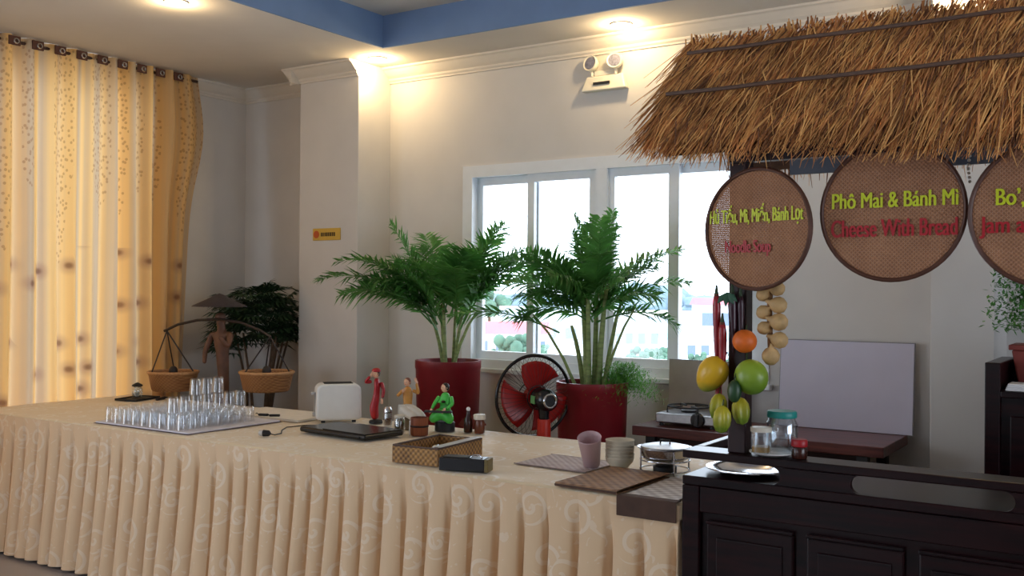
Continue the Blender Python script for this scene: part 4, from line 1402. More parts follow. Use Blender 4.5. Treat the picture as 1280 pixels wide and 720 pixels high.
# ------------------------------------------------------------------ wall fittings
em = thing('emergency_light', 'white twin-head emergency lamp mounted on the back wall', 'emergency light', (-2.81, WY - .001, 2.665))
EMW = mat('ivory_lamp_plastic', (226, 222, 206), .45, vary=.03)
vs = [(-.15, 0, -.015), (.15, 0, -.015), (.15, -.055, -.015), (-.15, -.055, -.015), (-.12, 0, .075), (.12, 0, .075), (.12, -.035, .075), (-.12, -.035, .075)]
MB().add(vs, [(0, 3, 2, 1), (4, 5, 6, 7), (0, 1, 5, 4), (1, 2, 6, 5), (2, 3, 7, 6), (3, 0, 4, 7)]).build('case', EMW, em, bevel=.008)
MB().box(-.065, .045, -.056, -.049, .018, .034).build('indicator', BLACKM, em)
MB().box(-.07, .07, -.03, -.005, .0755, .105).build('bracket', EMW, em, bevel=.004)
for hx_ in (-.085, .075):
    Mh = Matrix.Translation((hx_, -.045, .15)) @ Matrix.Rotation(R(-10 if hx_ < 0 else 12), 4, 'Z') @ Matrix.Rotation(R(82), 4, 'X')
    h = MB().lathe([(.015, -.045), (.035, -.035), (.046, -.01), (.049, .012), (.046, .016), (.040, .010), (0, .004)], 24, M=Mh).build('lamp_head', EMW, em, True)
    MB().lathe([(0, .0045), (.038, .0105), (.038, .0115), (0, .013)], 20, M=Mh).build('lens', mat('grey_lamp_lens', (120, 122, 140), .15, vary=.3, scale=80), h, True)
    MB().tube([(hx_, -.03, .075), (hx_, -.035, .115)], .009, 8).build('swivel', EMW, em, True)
sg = thing('wall_sign', 'small yellow sign with an orange mark on the pillar', 'sign', (-4.772, 4.9535, 1.826))
MB().box(-.127, .127, -.006, 0, -.041, .041).build('plate', mat('yellow_sign_enamel', (206, 168, 66), .5, vary=.05), sg, bevel=.002)
MB().lathe([(.026, 0), (.026, .002)], 20, M=Matrix.Translation((-.092, -.0062, 0)) @ Matrix.Rotation(R(90), 4, 'X')).build('mark', mat('orange_mark', (190, 84, 30), .5), sg)
mb = MB(); xx = -.05
for wd in (.012, .010, .004, .018, .014, .016, .012, .014):
    mb.box(xx, xx + wd, -.0078, -.0062, -.014, .012); xx += wd + .0045
mb.build('print', mat('dark_olive_print', (86, 66, 20), .6), sg)

# ------------------------------------------------------------------ cabinet and plant at the far right
cb = thing('cabinet', 'dark rosewood side cabinet at the right edge behind the cart', 'cabinet', (-.60, 4.28, 0))
MB().box(.0, .055, 0, .46, 0, 1.185).build('end_panel', DARKW, cb, bevel=.004)
MB().box(1.05, 1.105, 0, .46, 0, 1.185).build('end_panel', DARKW, cb, bevel=.004)
MB().box(.056, 1.049, .02, .45, .03, 1.05).build('body', DARKW, cb)
MB().box(.056, 1.049, .0, .46, 1.0505, 1.075).build('top_board', DARKW, cb, bevel=.003)
MB().box(.056, 1.049, .43, .46, 1.0755, 1.18).build('gallery_rail', DARKW, cb, bevel=.003)
for x0 in (.09, .575):
    d_o = MB().box(x0, x0 + .44, .002, .0195, .08, .98).build('door', DARKW, cb, bevel=.004)
    MB().ball((x0 + (.40 if x0 < .3 else .04), -.012, .55), .013, n=10, m=8).build('knob', CHROME, d_o, True)
t = thing('napkin_stack', 'folded white napkins lying on the right-hand cabinet', 'napkins', (-.42, 4.36, 1.0765))
for i in range(4):
    MB().box(-.11 + .003 * i, .14, -.06, .06 - .002 * i, .007 * i, .007 * i + .0066).build('napkin', mat('white_paper_napkin', (232, 230, 228), .8), t, bevel=.002)
t = thing('potted_bush', 'feathery green bush in a terracotta trough on the right-hand cabinet', 'plant', (-.27, 4.58, 1.0765))
TERR = mat('terracotta_clay', (120, 48, 40), .6, vary=.15, scale=20)
b_ = MB(); hw, hd = .26, .1
vs = [(-hw * .9, -hd * .85, 0), (hw * .9, -hd * .85, 0), (hw * .9, hd * .85, 0), (-hw * .9, hd * .85, 0), (-hw, -hd, .15), (hw, -hd, .15), (hw, hd, .15), (-hw, hd, .15)]
b_.add(vs, [(0, 3, 2, 1), (4, 5, 6, 7), (0, 1, 5, 4), (1, 2, 6, 5), (2, 3, 7, 6), (3, 0, 4, 7)])
b_.build('trough', TERR, t, bevel=.006)
MB().box(-hw - .01, hw + .01, -hd - .01, hd + .01, .1505, .172).build('trough_rim', TERR, t, bevel=.004)
rng = random.Random(77); mb = MB()
for i in range(6500):
    sx = rng.choice((-.22, -.05, .13)); h = rng.uniform(.05, .48)
    a = rng.uniform(0, 2 * PI); r_ = rng.uniform(0, .16) * (1.1 - .5 * h / .48)
    c = Vector((sx + r_ * math.cos(a), r_ * math.sin(a), .18 + h))
    d = Vector((rng.gauss(0, 1), rng.gauss(0, 1), rng.gauss(-.2, .7))).normalized() * rng.uniform(.014, .032)
    wd = d.cross(Vector((.2, .3, 1))).normalized() * .006
    mb.add([c, c + d * .5 + wd, c + d, c + d * .5 - wd], [(0, 1, 2, 3)])
o = mb.build('foliage', LEAF, t); o['kind'] = 'stuff'
for sx in (-.22, -.05, .13):
    MB().tube([(sx, 0, .172), (sx + .01, 0, .4), (sx, .01, .62)], [.006, .005, .002], 6).build('stem', STEMD, t, True)

# ------------------------------------------------------------------ glasses on the white tray
tr_ = thing('serving_tray', 'white rectangular tray full of upside-down glasses at the left of the table', 'tray', (-4.265, 3.415, T0))
TRW = mat('white_tray_cloth', (214, 212, 222), .6, vary=.04)
MB().box(-.365, .365, -.295, .295, 0, .008).build('sheet', TRW, tr_, bevel=.003)
MB().box(-.372, .372, -.302, .302, -.0015, -.0002).build('underlay', mat('brown_tray_edge', (96, 74, 70), .7), tr_)
gprof = [(.0265, .0), (.0300, .0), (.0285, .040), (.0255, .074), (.022, .079), (0, .079), (0, .072), (.0215, .071), (.0245, .040), (.0265, .0)]
proto = MB().shell(gprof, 18).build('glass_tumbler', CLEAR, None, True)
tag(proto, 'clear glass tumbler', 'glass', 'upside-down glasses on the white tray')
ORD = ('first', 'second', 'third', 'fourth', 'fifth', 'sixth', 'seventh', 'eighth', 'ninth', 'tenth')
used = [False]


def put_glass(x, y, z, label):
    if not used[0]:
        o = proto; used[0] = True
    else:
        o = proto.copy(); COL.objects.link(o)
    o.location = (x, y, z); o['label'] = label


rng = random.Random(15)
gz = T0 + .0085
for r_ in range(7):
    for c in range(9):
        put_glass(-4.565 + .0705 * c + rng.uniform(-.002, .002), 3.165 + .0705 * r_ + rng.uniform(-.002, .002), gz,
                  'bottom-layer glass, %s row from the front, %s from the left' % (ORD[r_], ORD[c]))
for r_ in range(7):
    put_glass(-4.07 + rng.uniform(-.002, .002), 3.165 + .0705 * r_, gz + .0795, 'second-tier upside-down glass, %s from the front' % ORD[r_])
for r_ in range(3):
    put_glass(-4.07 + rng.uniform(-.002, .002), 3.30 + .0705 * r_, gz + .159, 'top-tier upside-down glass, %s of the three' % ('nearest', 'middle', 'farthest')[r_])

# white folded runner behind the tray, small black clips
RUN = mat('white_runner_cloth', (222, 214, 202), .8, vary=.05)
t = thing('cloth_runner', 'folded off-white cloth runner behind the tray of glasses', 'cloth', (-4.10, 3.905, T0))
MB().box(-.30, .30, -.165, .165, 0, .006).build('fold', RUN, t, bevel=.002)
MB().box(-.29, .296, -.160, .160, .0062, .011).build('fold', RUN, t, bevel=.002)
for x, y, a, w_ in ((-4.085, 3.765, 20, 'left'), (-4.015, 3.78, 35, 'right')):
    t = thing('black_clip', '%s little black clip lying on the cloth runner' % w_, 'clip', (x, y, T0 + .0115), R(a))
    MB().box(-.028, .028, -.009, .009, 0, .012).build('jaw', BLACKM, t, bevel=.003)
    MB().tube([(-.028, 0, .006), (-.04, 0, .014), (-.046, 0, .010)], .0025, 6).build('lever', BLACKM, t, True)

# small black stand with a glass lantern at the table's far left
t = thing('glass_lantern', 'little glass lantern with dark cap on a black tray', 'lantern', (-5.40, 3.93, T0 + .0135))
MB().shell([(.026, .004), (.034, .02), (.034, .05), (.024, .066), (.022, .066), (.032, .05), (.032, .02), (.024, .006)], 20).build('globe', JARG, t, True)
MB().lathe([(.03, 0), (.03, .004), (0, .004)], 18).build('foot', BLACKM, t, True)
MB().lathe([(.026, .0665), (.034, .070), (.03, .078), (.008, .090), (0, .092)], 18).build('cap', BLACKM, t, True)
MB().lathe([(0, .0045), (.012, .0045), (.012, .035), (0, .036)], 12).build('candle', PALE, t, True)
t = thing('black_tray', 'small black tray under the glass lantern', 'tray', (-5.395, 3.93, T0), R(15))
MB().box(-.075, .075, -.11, .11, 0, .006).build('base', BLACKM, t)
for x0, x1, y0_, y1_ in ((-.079, -.0752, -.114, .114), (.0752, .079, -.114, .114), (-.075, .075, -.114, -.1102), (-.075, .075, .1102, .114)):
    MB().box(x0, x1, y0_, y1_, 0, .013).build('rim', BLACKM, t)
t = thing('bottle_opener', 'short black bottle opener beside the black tray', 'opener', (-5.25, 3.99, T0), R(25))
MB().tube([(0, -.05, .008), (0, .05, .008)], [.008, .010], 10).build('handle', BLACKM, t, True)
MB().ring((0, .066, .008), (0, 0, 1), .016, .004, 18, 6).build('loop', BLACKM, t, True)

# mains plug with its cable
t = thing('mains_plug', 'grey and black mains plug with cable lying left of the hotplate', 'plug', (-3.575, 3.30, T0))
MB().tube([(-.022, -.008, .014), (-.004, -.001, .014)], [.013, .016], 14).build('pin_face', mat('pale_grey_plug', (188, 184, 178), .5), t, True)
MB().tube([(-.0035, -.001, .014), (.022, .009, .014), (.03, .012, .013)], [.016, .014, .006], 14).build('grip', BLACKM, t, True)
MB().tube([(.028, .011, .012), (.04, .03, .006), (.02, .09, .004), (-.06, .17, .0035), (-.12, .26, .0035), (-.1, .36, .0035), (-.02, .44, .0035), (.035, .50, .0035)], .003, 6).build('cable', BLACKM, t, True)

# hotplate and toaster
t = thing('induction_hotplate', 'flat black induction hotplate in front of the toaster', 'hotplate', (-3.285, 3.585, T0), R(-6))
MB().box(-.235, .235, -.125, .125, .004, .030).build('body', BLACKP, t, bevel=.010, seg=3)
MB().box(-.07, .228, -.118, .118, .0305, .0345).build('glass_top', BLACKP, t, bevel=.0015)
MB().tube([(-.2, -.127, .018), (.2, -.127, .018)], .004, 8).build('trim_strip', BLACKM, t)
for sx in (-.19, .19):
    for sy in (-.09, .09):
        MB().lathe([(.012, 0), (.012, .0045)], 10, (sx, sy, 0)).build('foot', BLACKM, t)
ts = thing('toaster', 'white two-slot toaster with a side lever, behind the black hotplate', 'toaster', (-3.67, 3.90, T0), R(50))
b_ = MB(); n_ = 28; prof = []
hw, hd, ht = .118, .070, .205
for k in range(n_):     # rounded side outline in x-z
    pass
out = []
for (cx_, cz_, a0) in ((hw - .035, .03, -90), (hw - .038, ht - .038, 0), (-hw + .038, ht - .038, 90), (-hw + .035, .03, 180)):
    r_ = .035 if cz_ > .1 else .018
    for k in range(7):
        a = R(a0 + 90 * k / 6); out.append((cx_ + (r_ if cz_ > .1 else .035) * math.cos(a), cz_ + r_ * math.sin(a)))
m_o = len(out)
b_.add([(x, -hd, z) for x, z in out] + [(x, hd, z) for x, z in out], [tuple(range(m_o)), tuple(reversed(range(m_o, 2 * m_o)))] + [(i, i + m_o, (i + 1) % m_o + m_o, (i + 1) % m_o) for i in range(m_o)])
TOA = mat('warm_white_toaster_shell', (226, 226, 222), .35, vary=.02)
b_.build('shell', TOA, ts, True, bevel=.012, seg=3)
for y_ in (-.028, .028):
    MB().box(-.075, .075, y_ - .012, y_ + .012, ht - .002, ht + .0012).build('slot', BLACKM, ts)
MB().box(-hw - .0015, -hw + .002, -.004, .004, .05, .155).build('lever_track', mat('grey_slot', (112, 118, 128), .5), ts)
MB().box(-hw - .022, -hw - .0016, -.016, .016, .145, .157).build('lever', mat('pale_grey_lever', (176, 180, 186), .4), ts, bevel=.003)
MB().lathe([(.012, 0), (.011, .012), (0, .013)], 16, M=Matrix.Translation((-hw - .0005, 0, .04)) @ Matrix.Rotation(R(-90), 4, 'Y')).build('dial', mat('pale_grey_lever', (176, 180, 186), .4), ts, True)
for sx in (-.08, .08):
    for sy in (-.045, .045):
        MB().lathe([(.011, 0), (.011, .0118)], 10, (sx, sy, 0)).build('foot', BLACKM, ts)

# ------------------------------------------------------------------ figurines
SKINM = mat('painted_figurine_skin', (226, 178, 146), .5, vary=.03)
HAIR = mat('black_figurine_hair', (26, 20, 20), .5)


def head(t, p, r_, face=(0, -1), hat=None, hairm=HAIR):
    """little head with nose, eyes, mouth and hair; face is the xy direction it looks"""
    a = math.atan2(face[1], face[0]) + PI / 2
    M_ = Matrix.Translation(p) @ Matrix.Rotation(a, 4, 'Z')
    mb = MB(); g = MB().ball((0, 0, 0), r_ * .8, r_ * .9, r_, 14, 10)
    mb.add([M_ @ Vector(q) for q in g.v], g.f)
    g = MB().ball((0, -r_ * .9, -.05 * r_), r_ * .12, r_ * .18, r_ * .2, 6, 5)
    mb.add([M_ @ Vector(q) for q in g.v], g.f)
    for s_ in (-1, 1):
        g = MB().ball((s_ * r_ * .8, 0, 0), r_ * .1, r_ * .16, r_ * .22, 6, 5); mb.add([M_ @ Vector(q) for q in g.v], g.f)
    h = mb.build('head', SKINM, t, 'all')
    mb = MB()
    for s_ in (-1, 1):
        g = MB().ball((s_ * r_ * .3, -r_ * .80, r_ * .08), r_ * .10, r_ * .07, r_ * .08, 6, 5); mb.add([M_ @ Vector(q) for q in g.v], g.f)
        mb.build('eye', HAIR, h, True); mb = MB()
    g = MB().ball((0, -r_ * .80, -r_ * .42), r_ * .2, r_ * .06, r_ * .07, 8, 5); mb.add([M_ @ Vector(q) for q in g.v], g.f)
    mb.build('mouth', mat('red_figurine_lip', (170, 50, 50), .5), h, True)
    mb = MB(); g = MB().ball((0, r_ * .16, r_ * .14), r_ * .90, r_ * .92, r_ * 1.0, 14, 10)
    # cut away the face
    g.v = [(q[0], max(q[1], -r_ * .45) if q[2] < r_ * .55 else q[1], q[2]) for q in g.v]
    mb.add([M_ @ Vector(q) for q in g.v], g.f)
    mb.build('hair', hairm, t, 'all')
    return h


def arm(t, pts, r0, sleeve, skin=SKINM):
    n = len(pts)
    skin_mesh('sleeve', pts, [(i, i + 1) for i in range(n - 1)], [r0 * (1 - .35 * i / (n - 1)) for i in range(n)], sleeve, t, 1)
    p = Vector(pts[-1]); d = (p - Vector(pts[-2])).normalized()
    sd = d.cross(Vector((.2, .9, .3))).normalized()
    V = [p - d * .002, p + d * r0 * 1.2]; E_ = [(0, 1)]; RR = [r0 * .5, r0 * .55]
    for k in range(4):
        b0 = p + d * r0 * 1.5 + sd * r0 * (.5 - .33 * k); V.append(b0); E_.append((1, len(V) - 1)); RR.append(r0 * .16)
        V.append(b0 + d * r0 * (1.0, 1.2, 1.1, .85)[k]); E_.append((len(V) - 2, len(V) - 1)); RR.append(r0 * .12)
    V.append(p + d * r0 * .9 - sd * r0 * .9); E_.append((0, len(V) - 1)); RR.append(r0 * .15)
    skin_mesh('hand', [tuple(v) for v in V], E_, RR, skin, t, 1)


# standing figurine in red, one hand raised to the turban
RED = mat('crimson_glaze', (164, 20, 32), .35, vary=.12, scale=40)
t = thing('figurine', 'standing figurine in a long red dress and red turban, hand raised', 'figurine', (-3.46, 3.965, T0), R(33))
MB().lathe([(0, 0), (.036, 0), (.036, .012), (.03, .016), (0, .016)], 20).build('base', BLACKM, t, True)
skin_mesh('dress', [(0, 0, .016), (-.008, 0, .05), (-.012, 0, .085), (0, 0, .125), (.004, 0, .16), (.006, 0, .195), (.004, 0, .222), (.002, 0, .236)],
          [(i, i + 1) for i in range(7)], [(.027, .02), (.034, .024), (.034, .026), (.026, .02), (.022, .017), (.030, .018), (.026, .016), (.012, .011)], RED, t, 2)
head(t, (0, -.003, .258), .022, (-.5, -.9))
MB().ball((0, .002, .274), .024, .024, .015, 14, 8).build('turban', RED, t, True)
arm(t, [(-.02, 0, .218), (-.058, -.006, .212), (-.03, -.012, .246)], .012, RED)
arm(t, [(.026, 0, .216), (.042, -.006, .172), (.036, -.016, .132)], .012, RED)

# seated figurine, golden blouse, pale skirt, playing a flute
GOLD = mat('golden_glaze', (196, 138, 62), .4, vary=.15, scale=40)
PSK = mat('pale_skirt_glaze', (206, 198, 184), .5, vary=.06, scale=30)
t = thing('figurine', 'seated figurine in a golden blouse and pale skirt with raised hands', 'figurine', (-3.19, 3.895, T0), R(28))
MB().lathe([(0, 0), (.04, 0), (.038, .07), (0, .072)], 20).build('stool', mat('olive_brown_glaze', (110, 92, 66), .5, vary=.2), t, True)
skin_mesh('skirt', [(0, .005, .088), (.03, -.03, .096), (.075, -.05, .078), (.10, -.055, .040), (-.015, -.025, .096), (.045, -.065, .070), (.07, -.07, .03)],
          [(0, 1), (1, 2), (2, 3), (0, 4), (4, 5), (5, 6)], [.036, .03, .026, .022, .028, .024, .02], PSK, t, 2)
skin_mesh('blouse', [(0, .004, .105), (0, .004, .135), (0, .002, .17), (0, .002, .20), (0, 0, .214)], [(i, i + 1) for i in range(4)], [(.027, .02), (.022, .017), (.030, .019), (.024, .015), (.010, .010)], GOLD, t, 2)
head(t, (-.002, -.003, .234), .021, (-.4, -.9), hairm=mat('auburn_glaze', (112, 54, 34), .5))
arm(t, [(-.022, 0, .196), (-.05, -.012, .165), (-.022, -.034, .190)], .011, GOLD)
arm(t, [(.024, 0, .196), (.058, -.010, .178), (.048, -.020, .232)], .011, GOLD)

# seated figurine in green with a dark zither on the lap
GRE = mat('bright_green_glaze', (74, 190, 74), .4, vary=.15, scale=40)
t = thing('figurine', 'seated figurine in a bright green tunic with a dark zither', 'figurine', (-3.0, 3.955, T0), R(20))
MB().lathe([(0, 0), (.05, 0), (.05, .042), (.044, .048), (0, .048)], 22).build('base', BLACKM, t, True)
skin_mesh('tunic', [(0, 0, .062), (0, 0, .10), (0, 0, .14), (.002, 0, .178), (.002, 0, .192), (-.04, -.03, .082), (-.062, -.045, .045), (.028, -.035, .084), (.048, -.05, .042)],
          [(0, 1), (1, 2), (2, 3), (3, 4), (0, 5), (5, 6), (0, 7), (7, 8)], [(.038, .032), (.028, .022), (.034, .022), (.026, .017), (.011, .011), .028, .022, .028, .022], GRE, t, 2)
head(t, (0, -.004, .213), .022, (-.6, -.8))
arm(t, [(-.028, 0, .172), (-.048, -.02, .135), (-.052, -.05, .112)], .012, GRE)
arm(t, [(.03, 0, .172), (.046, -.02, .135), (.020, -.05, .112)], .012, GRE)
MB().box(-.085, .055, -.075, -.045, .096, .106).build('zither', BLACKM, t, bevel=.003)
MB().lathe([(0, -.004), (.010, -.003), (.012, .004), (0, .010)], 10, (0, -.03, .145)).build('brooch', DARKW, t, True)

# jars and bottles around the figurines
t = thing('wooden_cup', 'plain brown wooden cup in front of the seated figurines', 'cup', (-3.005, 3.76, T0))
WCUP = wood('reddish_cup_wood', (104, 52, 32), (140, 78, 48), .5, 4, 2, .1)
MB().shell([(0, 0), (.040, 0), (.042, .003), (.043, .086), (.040, .086), (.039, .006), (0, .005)], 24).build('cup', WCUP, t, True)
MB().shell([(.0432, .040), (.045, .042), (.045, .047), (.0432, .049)], 24).build('band', DARKW, t, True)
t = thing('spice_jar', 'olive-brown spice jar beside the wooden cup', 'jar', (-3.125, 3.755, T0))
MB().shell([(0, 0), (.024, 0), (.027, .004), (.027, .066), (.022, .076), (.020, .076), (.024, .066), (.024, .006), (0, .005)], 20).build('body', JARG, t, True)
MB().lathe([(0, .0055), (.023, .0065), (.023, .055), (0, .056)], 18).build('spice', mat('olive_brown_spice', (110, 88, 52), .8, vary=.3, scale=80), t, True)
MB().lathe([(0, .0765), (.025, .0765), (.025, .088), (0, .089)], 20).build('lid', PALE, t, True)
t = thing('stirrer_stick', 'pale upright stirrer stick between jar and cup', 'stirrer', (-3.045, 3.735, T0))
MB().tube([(0, 0, 0), (.002, .001, .06)], .0035, 8).build('stick', WHITEP, t, True)
MB().ball((.002, .001, .064), .005, .003, .007, 8, 6).build('tip', WHITEP, t, True)
t = thing('pepper_shaker', 'glass shaker with a shiny steel cap between red and golden figurines', 'shaker', (-3.34, 3.92, T0))
MB().shell([(0, 0), (.022, 0), (.024, .004), (.022, .05), (.019, .066), (.017, .066), (.020, .05), (.021, .005), (0, .004)], 18).build('body', JARG, t, True)
MB().lathe([(0, .0045), (.0195, .0055), (.019, .038), (0, .039)], 16).build('pepper', mat('brown_ground_pepper', (128, 82, 50), .9, vary=.3, scale=90), t, True)
MB().lathe([(0, .0665), (.021, .0665), (.022, .085), (.014, .098), (0, .101)], 18).build('cap', CHROME, t, True)
t = thing('small_bottle', 'dark little bottle with a white ball stopper right of the green figurine', 'bottle', (-2.875, 3.98, T0))
MB().lathe([(0, 0), (.02, 0), (.022, .004), (.021, .06), (.010, .085), (.009, .105), (0, .105)], 18).build('body', BROWNG, t, True)
MB().ball((0, 0, .114), .0105, n=12, m=8).build('stopper', WHITEP, t, True)
t = thing('honey_jar', 'brown jar with a flat white lid beside the stoppered bottle', 'jar', (-2.81, 3.985, T0))
MB().lathe([(0, 0), (.022, 0), (.025, .004), (.025, .055), (.020, .068), (0, .068)], 18).build('body', mat('amber_brown_glass', (104, 54, 36), .3, vary=.2), t, True)
MB().lathe([(0, .0685), (.030, .0685), (.030, .090), (.028, .092), (0, .092)], 20).build('lid', PALE, t, True)
t = thing('napkin_fan', 'folded reddish-brown napkin standing left of the stoppered bottle', 'napkin', (-2.90, 4.05, T0), R(30))
NAP = mat('reddish_brown_napkin', (120, 46, 36), .8, vary=.1)
for k in range(5):
    a0, a1 = R(20 + 28 * k), R(20 + 28 * (k + 1)); s_ = .006 * (1 if k % 2 else -1)
    MB().add([(0, 0, .002), (.075 * math.cos(a0), -s_, .075 * math.sin(a0)), (.075 * math.cos(a1), s_, .075 * math.sin(a1)), (0, .003, .002), (.075 * math.cos(a0), -s_ + .003, .075 * math.sin(a0)), (.075 * math.cos(a1), s_ + .003, .075 * math.sin(a1))],
             [(0, 1, 2), (5, 4, 3), (0, 3, 4, 1), (1, 4, 5, 2), (2, 5, 3, 0)]).build('pleat', NAP, t)

# ------------------------------------------------------------------ cutlery basket and black box
BK = weave_mat('cane_basket_weave', (70, 42, 26), (196, 148, 84), 0, 260, (0, 2))
BKY = weave_mat('cane_basket_weave_side', (70, 42, 26), (196, 148, 84), 0, 260, (1, 2))
t = thing('cutlery_basket', 'rectangular woven cane basket for cutlery in the middle of the table', 'basket', (-2.525, 3.285, T0), R(4))
bw, bd, bh = .110, .170, .066
MB().box(-bw, bw, -bd, bd, 0, .004).build('bottom', BK, t)
MB().box(-bw, bw, -bd, -bd + .006, .0042, bh).build('side', BK, t)
MB().box(-bw, bw, bd - .006, bd, .0042, bh).build('side', BK, t)
MB().box(-bw, -bw + .006, -bd + .0062, bd - .0062, .0042, bh).build('side', BKY, t)
MB().box(bw - .006, bw, -bd + .0062, bd - .0062, .0042, bh).build('side', BKY, t)
mb = MB().tube([(-bw + .003, -bd + .003, bh + .003), (bw - .003, -bd + .003, bh + .003), (bw - .003, bd - .003, bh + .003), (-bw + .003, bd - .003, bh + .003), (-bw + .003, -bd + .0031, bh + .003)], .0048, 8)
mb.build('rim', mat('dark_cane_rim', (74, 48, 32), .5, vary=.2), t)
t = thing('paper_strip', 'pale glossy paper strip lying along the basket rim', 'paper', (-2.432, 3.30, T0 + .0745), R(4))
MB().add([(-.018, -.165, .0), (.022, -.165, .001), (.020, .16, .002), (-.020, .16, .001), (-.018, -.165, .0016), (.022, -.165, .0026), (.020, .16, .0036), (-.020, .16, .0026)],
         [(0, 3, 2, 1), (4, 5, 6, 7), (0, 1, 5, 4), (1, 2, 6, 5), (2, 3, 7, 6), (3, 0, 4, 7)]).build('sheet', mat('pale_glossy_paper', (214, 216, 220), .25, vary=.02), t)


def cutlery(x, y, z, a, tilt, lab, fork=False):
    t = thing('fork' if fork else 'spoon', lab, 'cutlery', (x, y, z), R(a), 'cutlery in the cane basket')
    t.rotation_euler = (R(tilt), 0, R(a))
    MB().tube([(0, -.085, .004), (0, -.03, .005), (0, .03, .0055), (0, .045, .004)], [.0045, .0032, .0026, .003], 8).build('handle', CHROME, t, True)
    if fork:
        for k in range(4):
            MB().tube([(0, .045, .004), (-.007 + .0047 * k, .06, .002), (-.008 + .0053 * k, .095, .005)], .0014, 6).build('tine', CHROME, t, True)
    else:
        MB().ball((0, .067, .0035), .014, .024, .005, 14, 8).build('bowl', CHROME, t, True)


cutlery(-2.545, 3.24, T0 + .030, 10, 10, 'spoon lying left in the cane basket')
cutlery(-2.515, 3.26, T0 + .030, -14, 12, 'fork lying in the middle of the cane basket', True)
cutlery(-2.575, 3.27, T0 + .014, 4, 2, 'spoon flat at the left wall of the cane basket')
cutlery(-2.49, 3.22, T0 + .016, -4, 4, 'fork at the right wall of the cane basket', True)

t = thing('black_box', 'small black box with an olive end beside the cutlery basket', 'box', (-2.275, 3.135, T0), R(18))
MB().box(-.098, .085, -.036, .036, 0, .050).build('body', BLACKP, t, bevel=.003)
MB().box(.0855, .1, -.036, .036, 0, .049).build('end_cap', mat('olive_gold_card', (112, 96, 52), .5, vary=.2, scale=60), t, bevel=.002)
MB().tube([(.02, -.01, .051), (.03, .0, .060), (.055, .005, .060), (.068, -.006, .051)], .0025, 8).build('loop', CHROME, t, True)
MB().box(-.085, .015, -.028, .028, .0505, .054).build('lid_pad', BLACKM, t, bevel=.001)

# ------------------------------------------------------------------ mats
def woven_mat(name, label, x, y, rz_, w_, d_, cols, th=.003, z=T0, group='woven table mats'):
    m = weave_mat('mat_' + name, cols[0], cols[1], 0, 190, (0, 1))
    t = thing('table_mat', label, 'mat', (x, y, z), rz_, group)
    MB().box(-w_ / 2, w_ / 2, -d_ / 2, d_ / 2, 0, th).build('weave', m, t, bevel=.001)
    ed = mat('edge_' + name, cols[0], .7)
    MB().box(-w_ / 2 - .004, w_ / 2 + .004, -d_ / 2 - .004, -d_ / 2 - .0002, 0, th + .0006).box(-w_ / 2 - .004, w_ / 2 + .004, d_ / 2 + .0002, d_ / 2 + .004, 0, th + .0006).build('border', ed, t)
    return t


woven_mat('lilac', 'pale lilac woven mat lying flat beside the pink cup', -2.03, 3.50, R(-2), .33, .27, ((150, 132, 132), (204, 192, 194)))
MATB = weave_mat('brown_mat_weave', (92, 62, 48), (172, 134, 100), 0, 150, (0, 1))
MATW = weave_mat('white_spotted_mat_weave', (140, 128, 126), (228, 224, 224), 0, 120, (0, 1))
MATD = mat('dark_brown_mat_edge', (74, 50, 38), .8, vary=.15)
t = thing('table_mat', 'brown woven mat folded double at the table front edge', 'mat', (-1.69, 3.255, T0), R(-2), 'woven table mats')
prof = []
for k in range(9):
    a = R(90 + 180 * k / 8); prof.append((-.20 + .0085 * math.cos(a), .0095 + .008 * math.sin(a)))
prof = [(.20, .0175)] + prof + [(.20, .0015)]
inner = [(.20, .0045)] + [(-.20 + .0055 * math.cos(R(270 - 180 * k / 8)), .0095 + .005 * math.sin(R(270 - 180 * k / 8))) for k in range(9)] + [(.20, .0145)]
loop = prof + inner
n = len(loop)
MB().add([(-.125, y, z) for y, z in loop] + [(.125, y, z) for y, z in loop], [tuple(range(n)), tuple(reversed(range(n, 2 * n)))] + [(i, (i + 1) % n, n + (i + 1) % n, n + i) for i in range(n)]).build('weave', MATB, t)
MB().box(-.125, .125, -.2103, -.2087, .006, .013).build('binding', MATD, t)
# spotted mat whose front falls over the table edge
t = thing('table_mat', 'white-spotted mat falling over the table edge beside the cart', 'mat', (-1.46, 3.27, T0), 0, 'woven table mats')
MB().box(-.095, .098, -.19, .18, .0005, .0035).build('weave', MATW, t, bevel=.001)
MB().box(-.11, .11, -.232, -.2255, -.065, .004).build('drop', MATD, t, bevel=.002)
MB().box(-.11, .11, -.2253, -.1902, .0005, .0045).build('fold', MATD, t, bevel=.001)

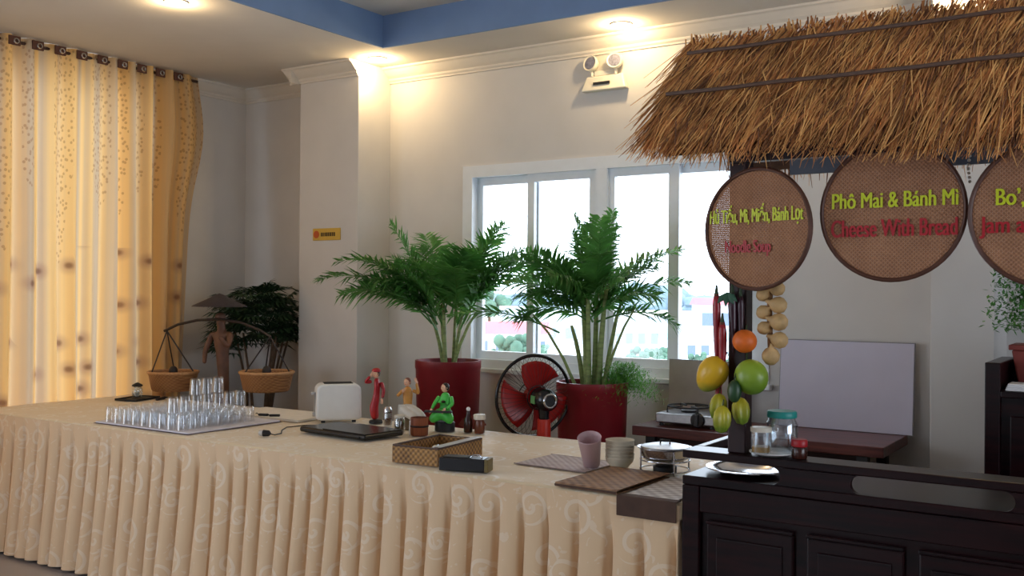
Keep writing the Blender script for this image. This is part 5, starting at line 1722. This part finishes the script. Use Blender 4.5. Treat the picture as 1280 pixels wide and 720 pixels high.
# ------------------------------------------------------------------ cup, bowls and warming stand
PNK = translucent('milky_pink_plastic', (212, 184, 188), .25, .35, .04)
t = thing('pink_cup', 'milky pink plastic cup leaning against the cream bowls', 'cup', (-1.905, 3.475, T0 + .0095))
t.rotation_euler = (R(24), R(8), 0)
MB().shell([(0, 0), (.030, 0), (.033, .004), (.046, .125), (.048, .128), (.0465, .130), (.043, .126), (.030, .007), (0, .006)], 28).build('cup', PNK, t, True)
CRM = mat('cream_bowl_glaze', (214, 206, 186), .35, vary=.03)
bp = [(0, .0), (.030, 0), (.032, .004), (.052, .026), (.058, .044), (.0565, .046), (.050, .028), (.030, .007), (0, .006)]
pb = MB().shell(bp, 28).build('bowl', CRM, None, True, loc=(-1.805, 3.52, T0 + .001))
tag(pb, 'bottom cream bowl of the stack between pink cup and warming stand', 'bowl', 'stacked cream bowls')
for i in range(1, 6):
    o = pb.copy(); COL.objects.link(o); o.location = (-1.805 + .001 * (i % 2), 3.52, T0 + .001 + .0135 * i)
    o['label'] = '%s cream bowl of the stack between pink cup and warming stand' % ('second from bottom', 'third from bottom', 'fourth from bottom', 'second from top', 'topmost')[i - 1]
wa = thing('warming_stand', 'round steel food warmer on a wire stand beside the bowls', 'food warmer', (-1.622, 3.545, T0 + .0005))
r_ = .098
for k in range(4):
    a = PI / 4 + k * PI / 2
    MB().tube([(r_ * 1.0 * math.cos(a), r_ * math.sin(a), 0), (r_ * math.cos(a), r_ * math.sin(a), .088)], .0035, 8).build('leg', CHROME, wa, True)
for z in (.012, .050):
    MB().ring((0, 0, z), (0, 0, 1), r_ - .003, .003, 40, 8).build('wire_ring', CHROME, wa, True)
MB().shell([(0, .046), (.074, .046), (.090, .06), (.098, .092), (.106, .096), (.106, .099), (.096, .097), (.086, .064), (.072, .052), (0, .05)], 40).build('pan', CHROME, wa, True)
MB().lathe([(0, .0), (.045, .0), (.046, .022), (.03, .03), (0, .03)], 24, (0, 0, .001)).build('burner', BLACKM, wa, True)
MB().lathe([(.094, .0975), (.092, .102), (.06, .109), (0, .112)], 40).build('lid', STEELB, wa, True)
MB().tube([(-.02, 0, .111), (-.02, 0, .124), (.02, 0, .124), (.02, 0, .111)], .0035, 8).build('lid_handle', BLACKM, wa, True)
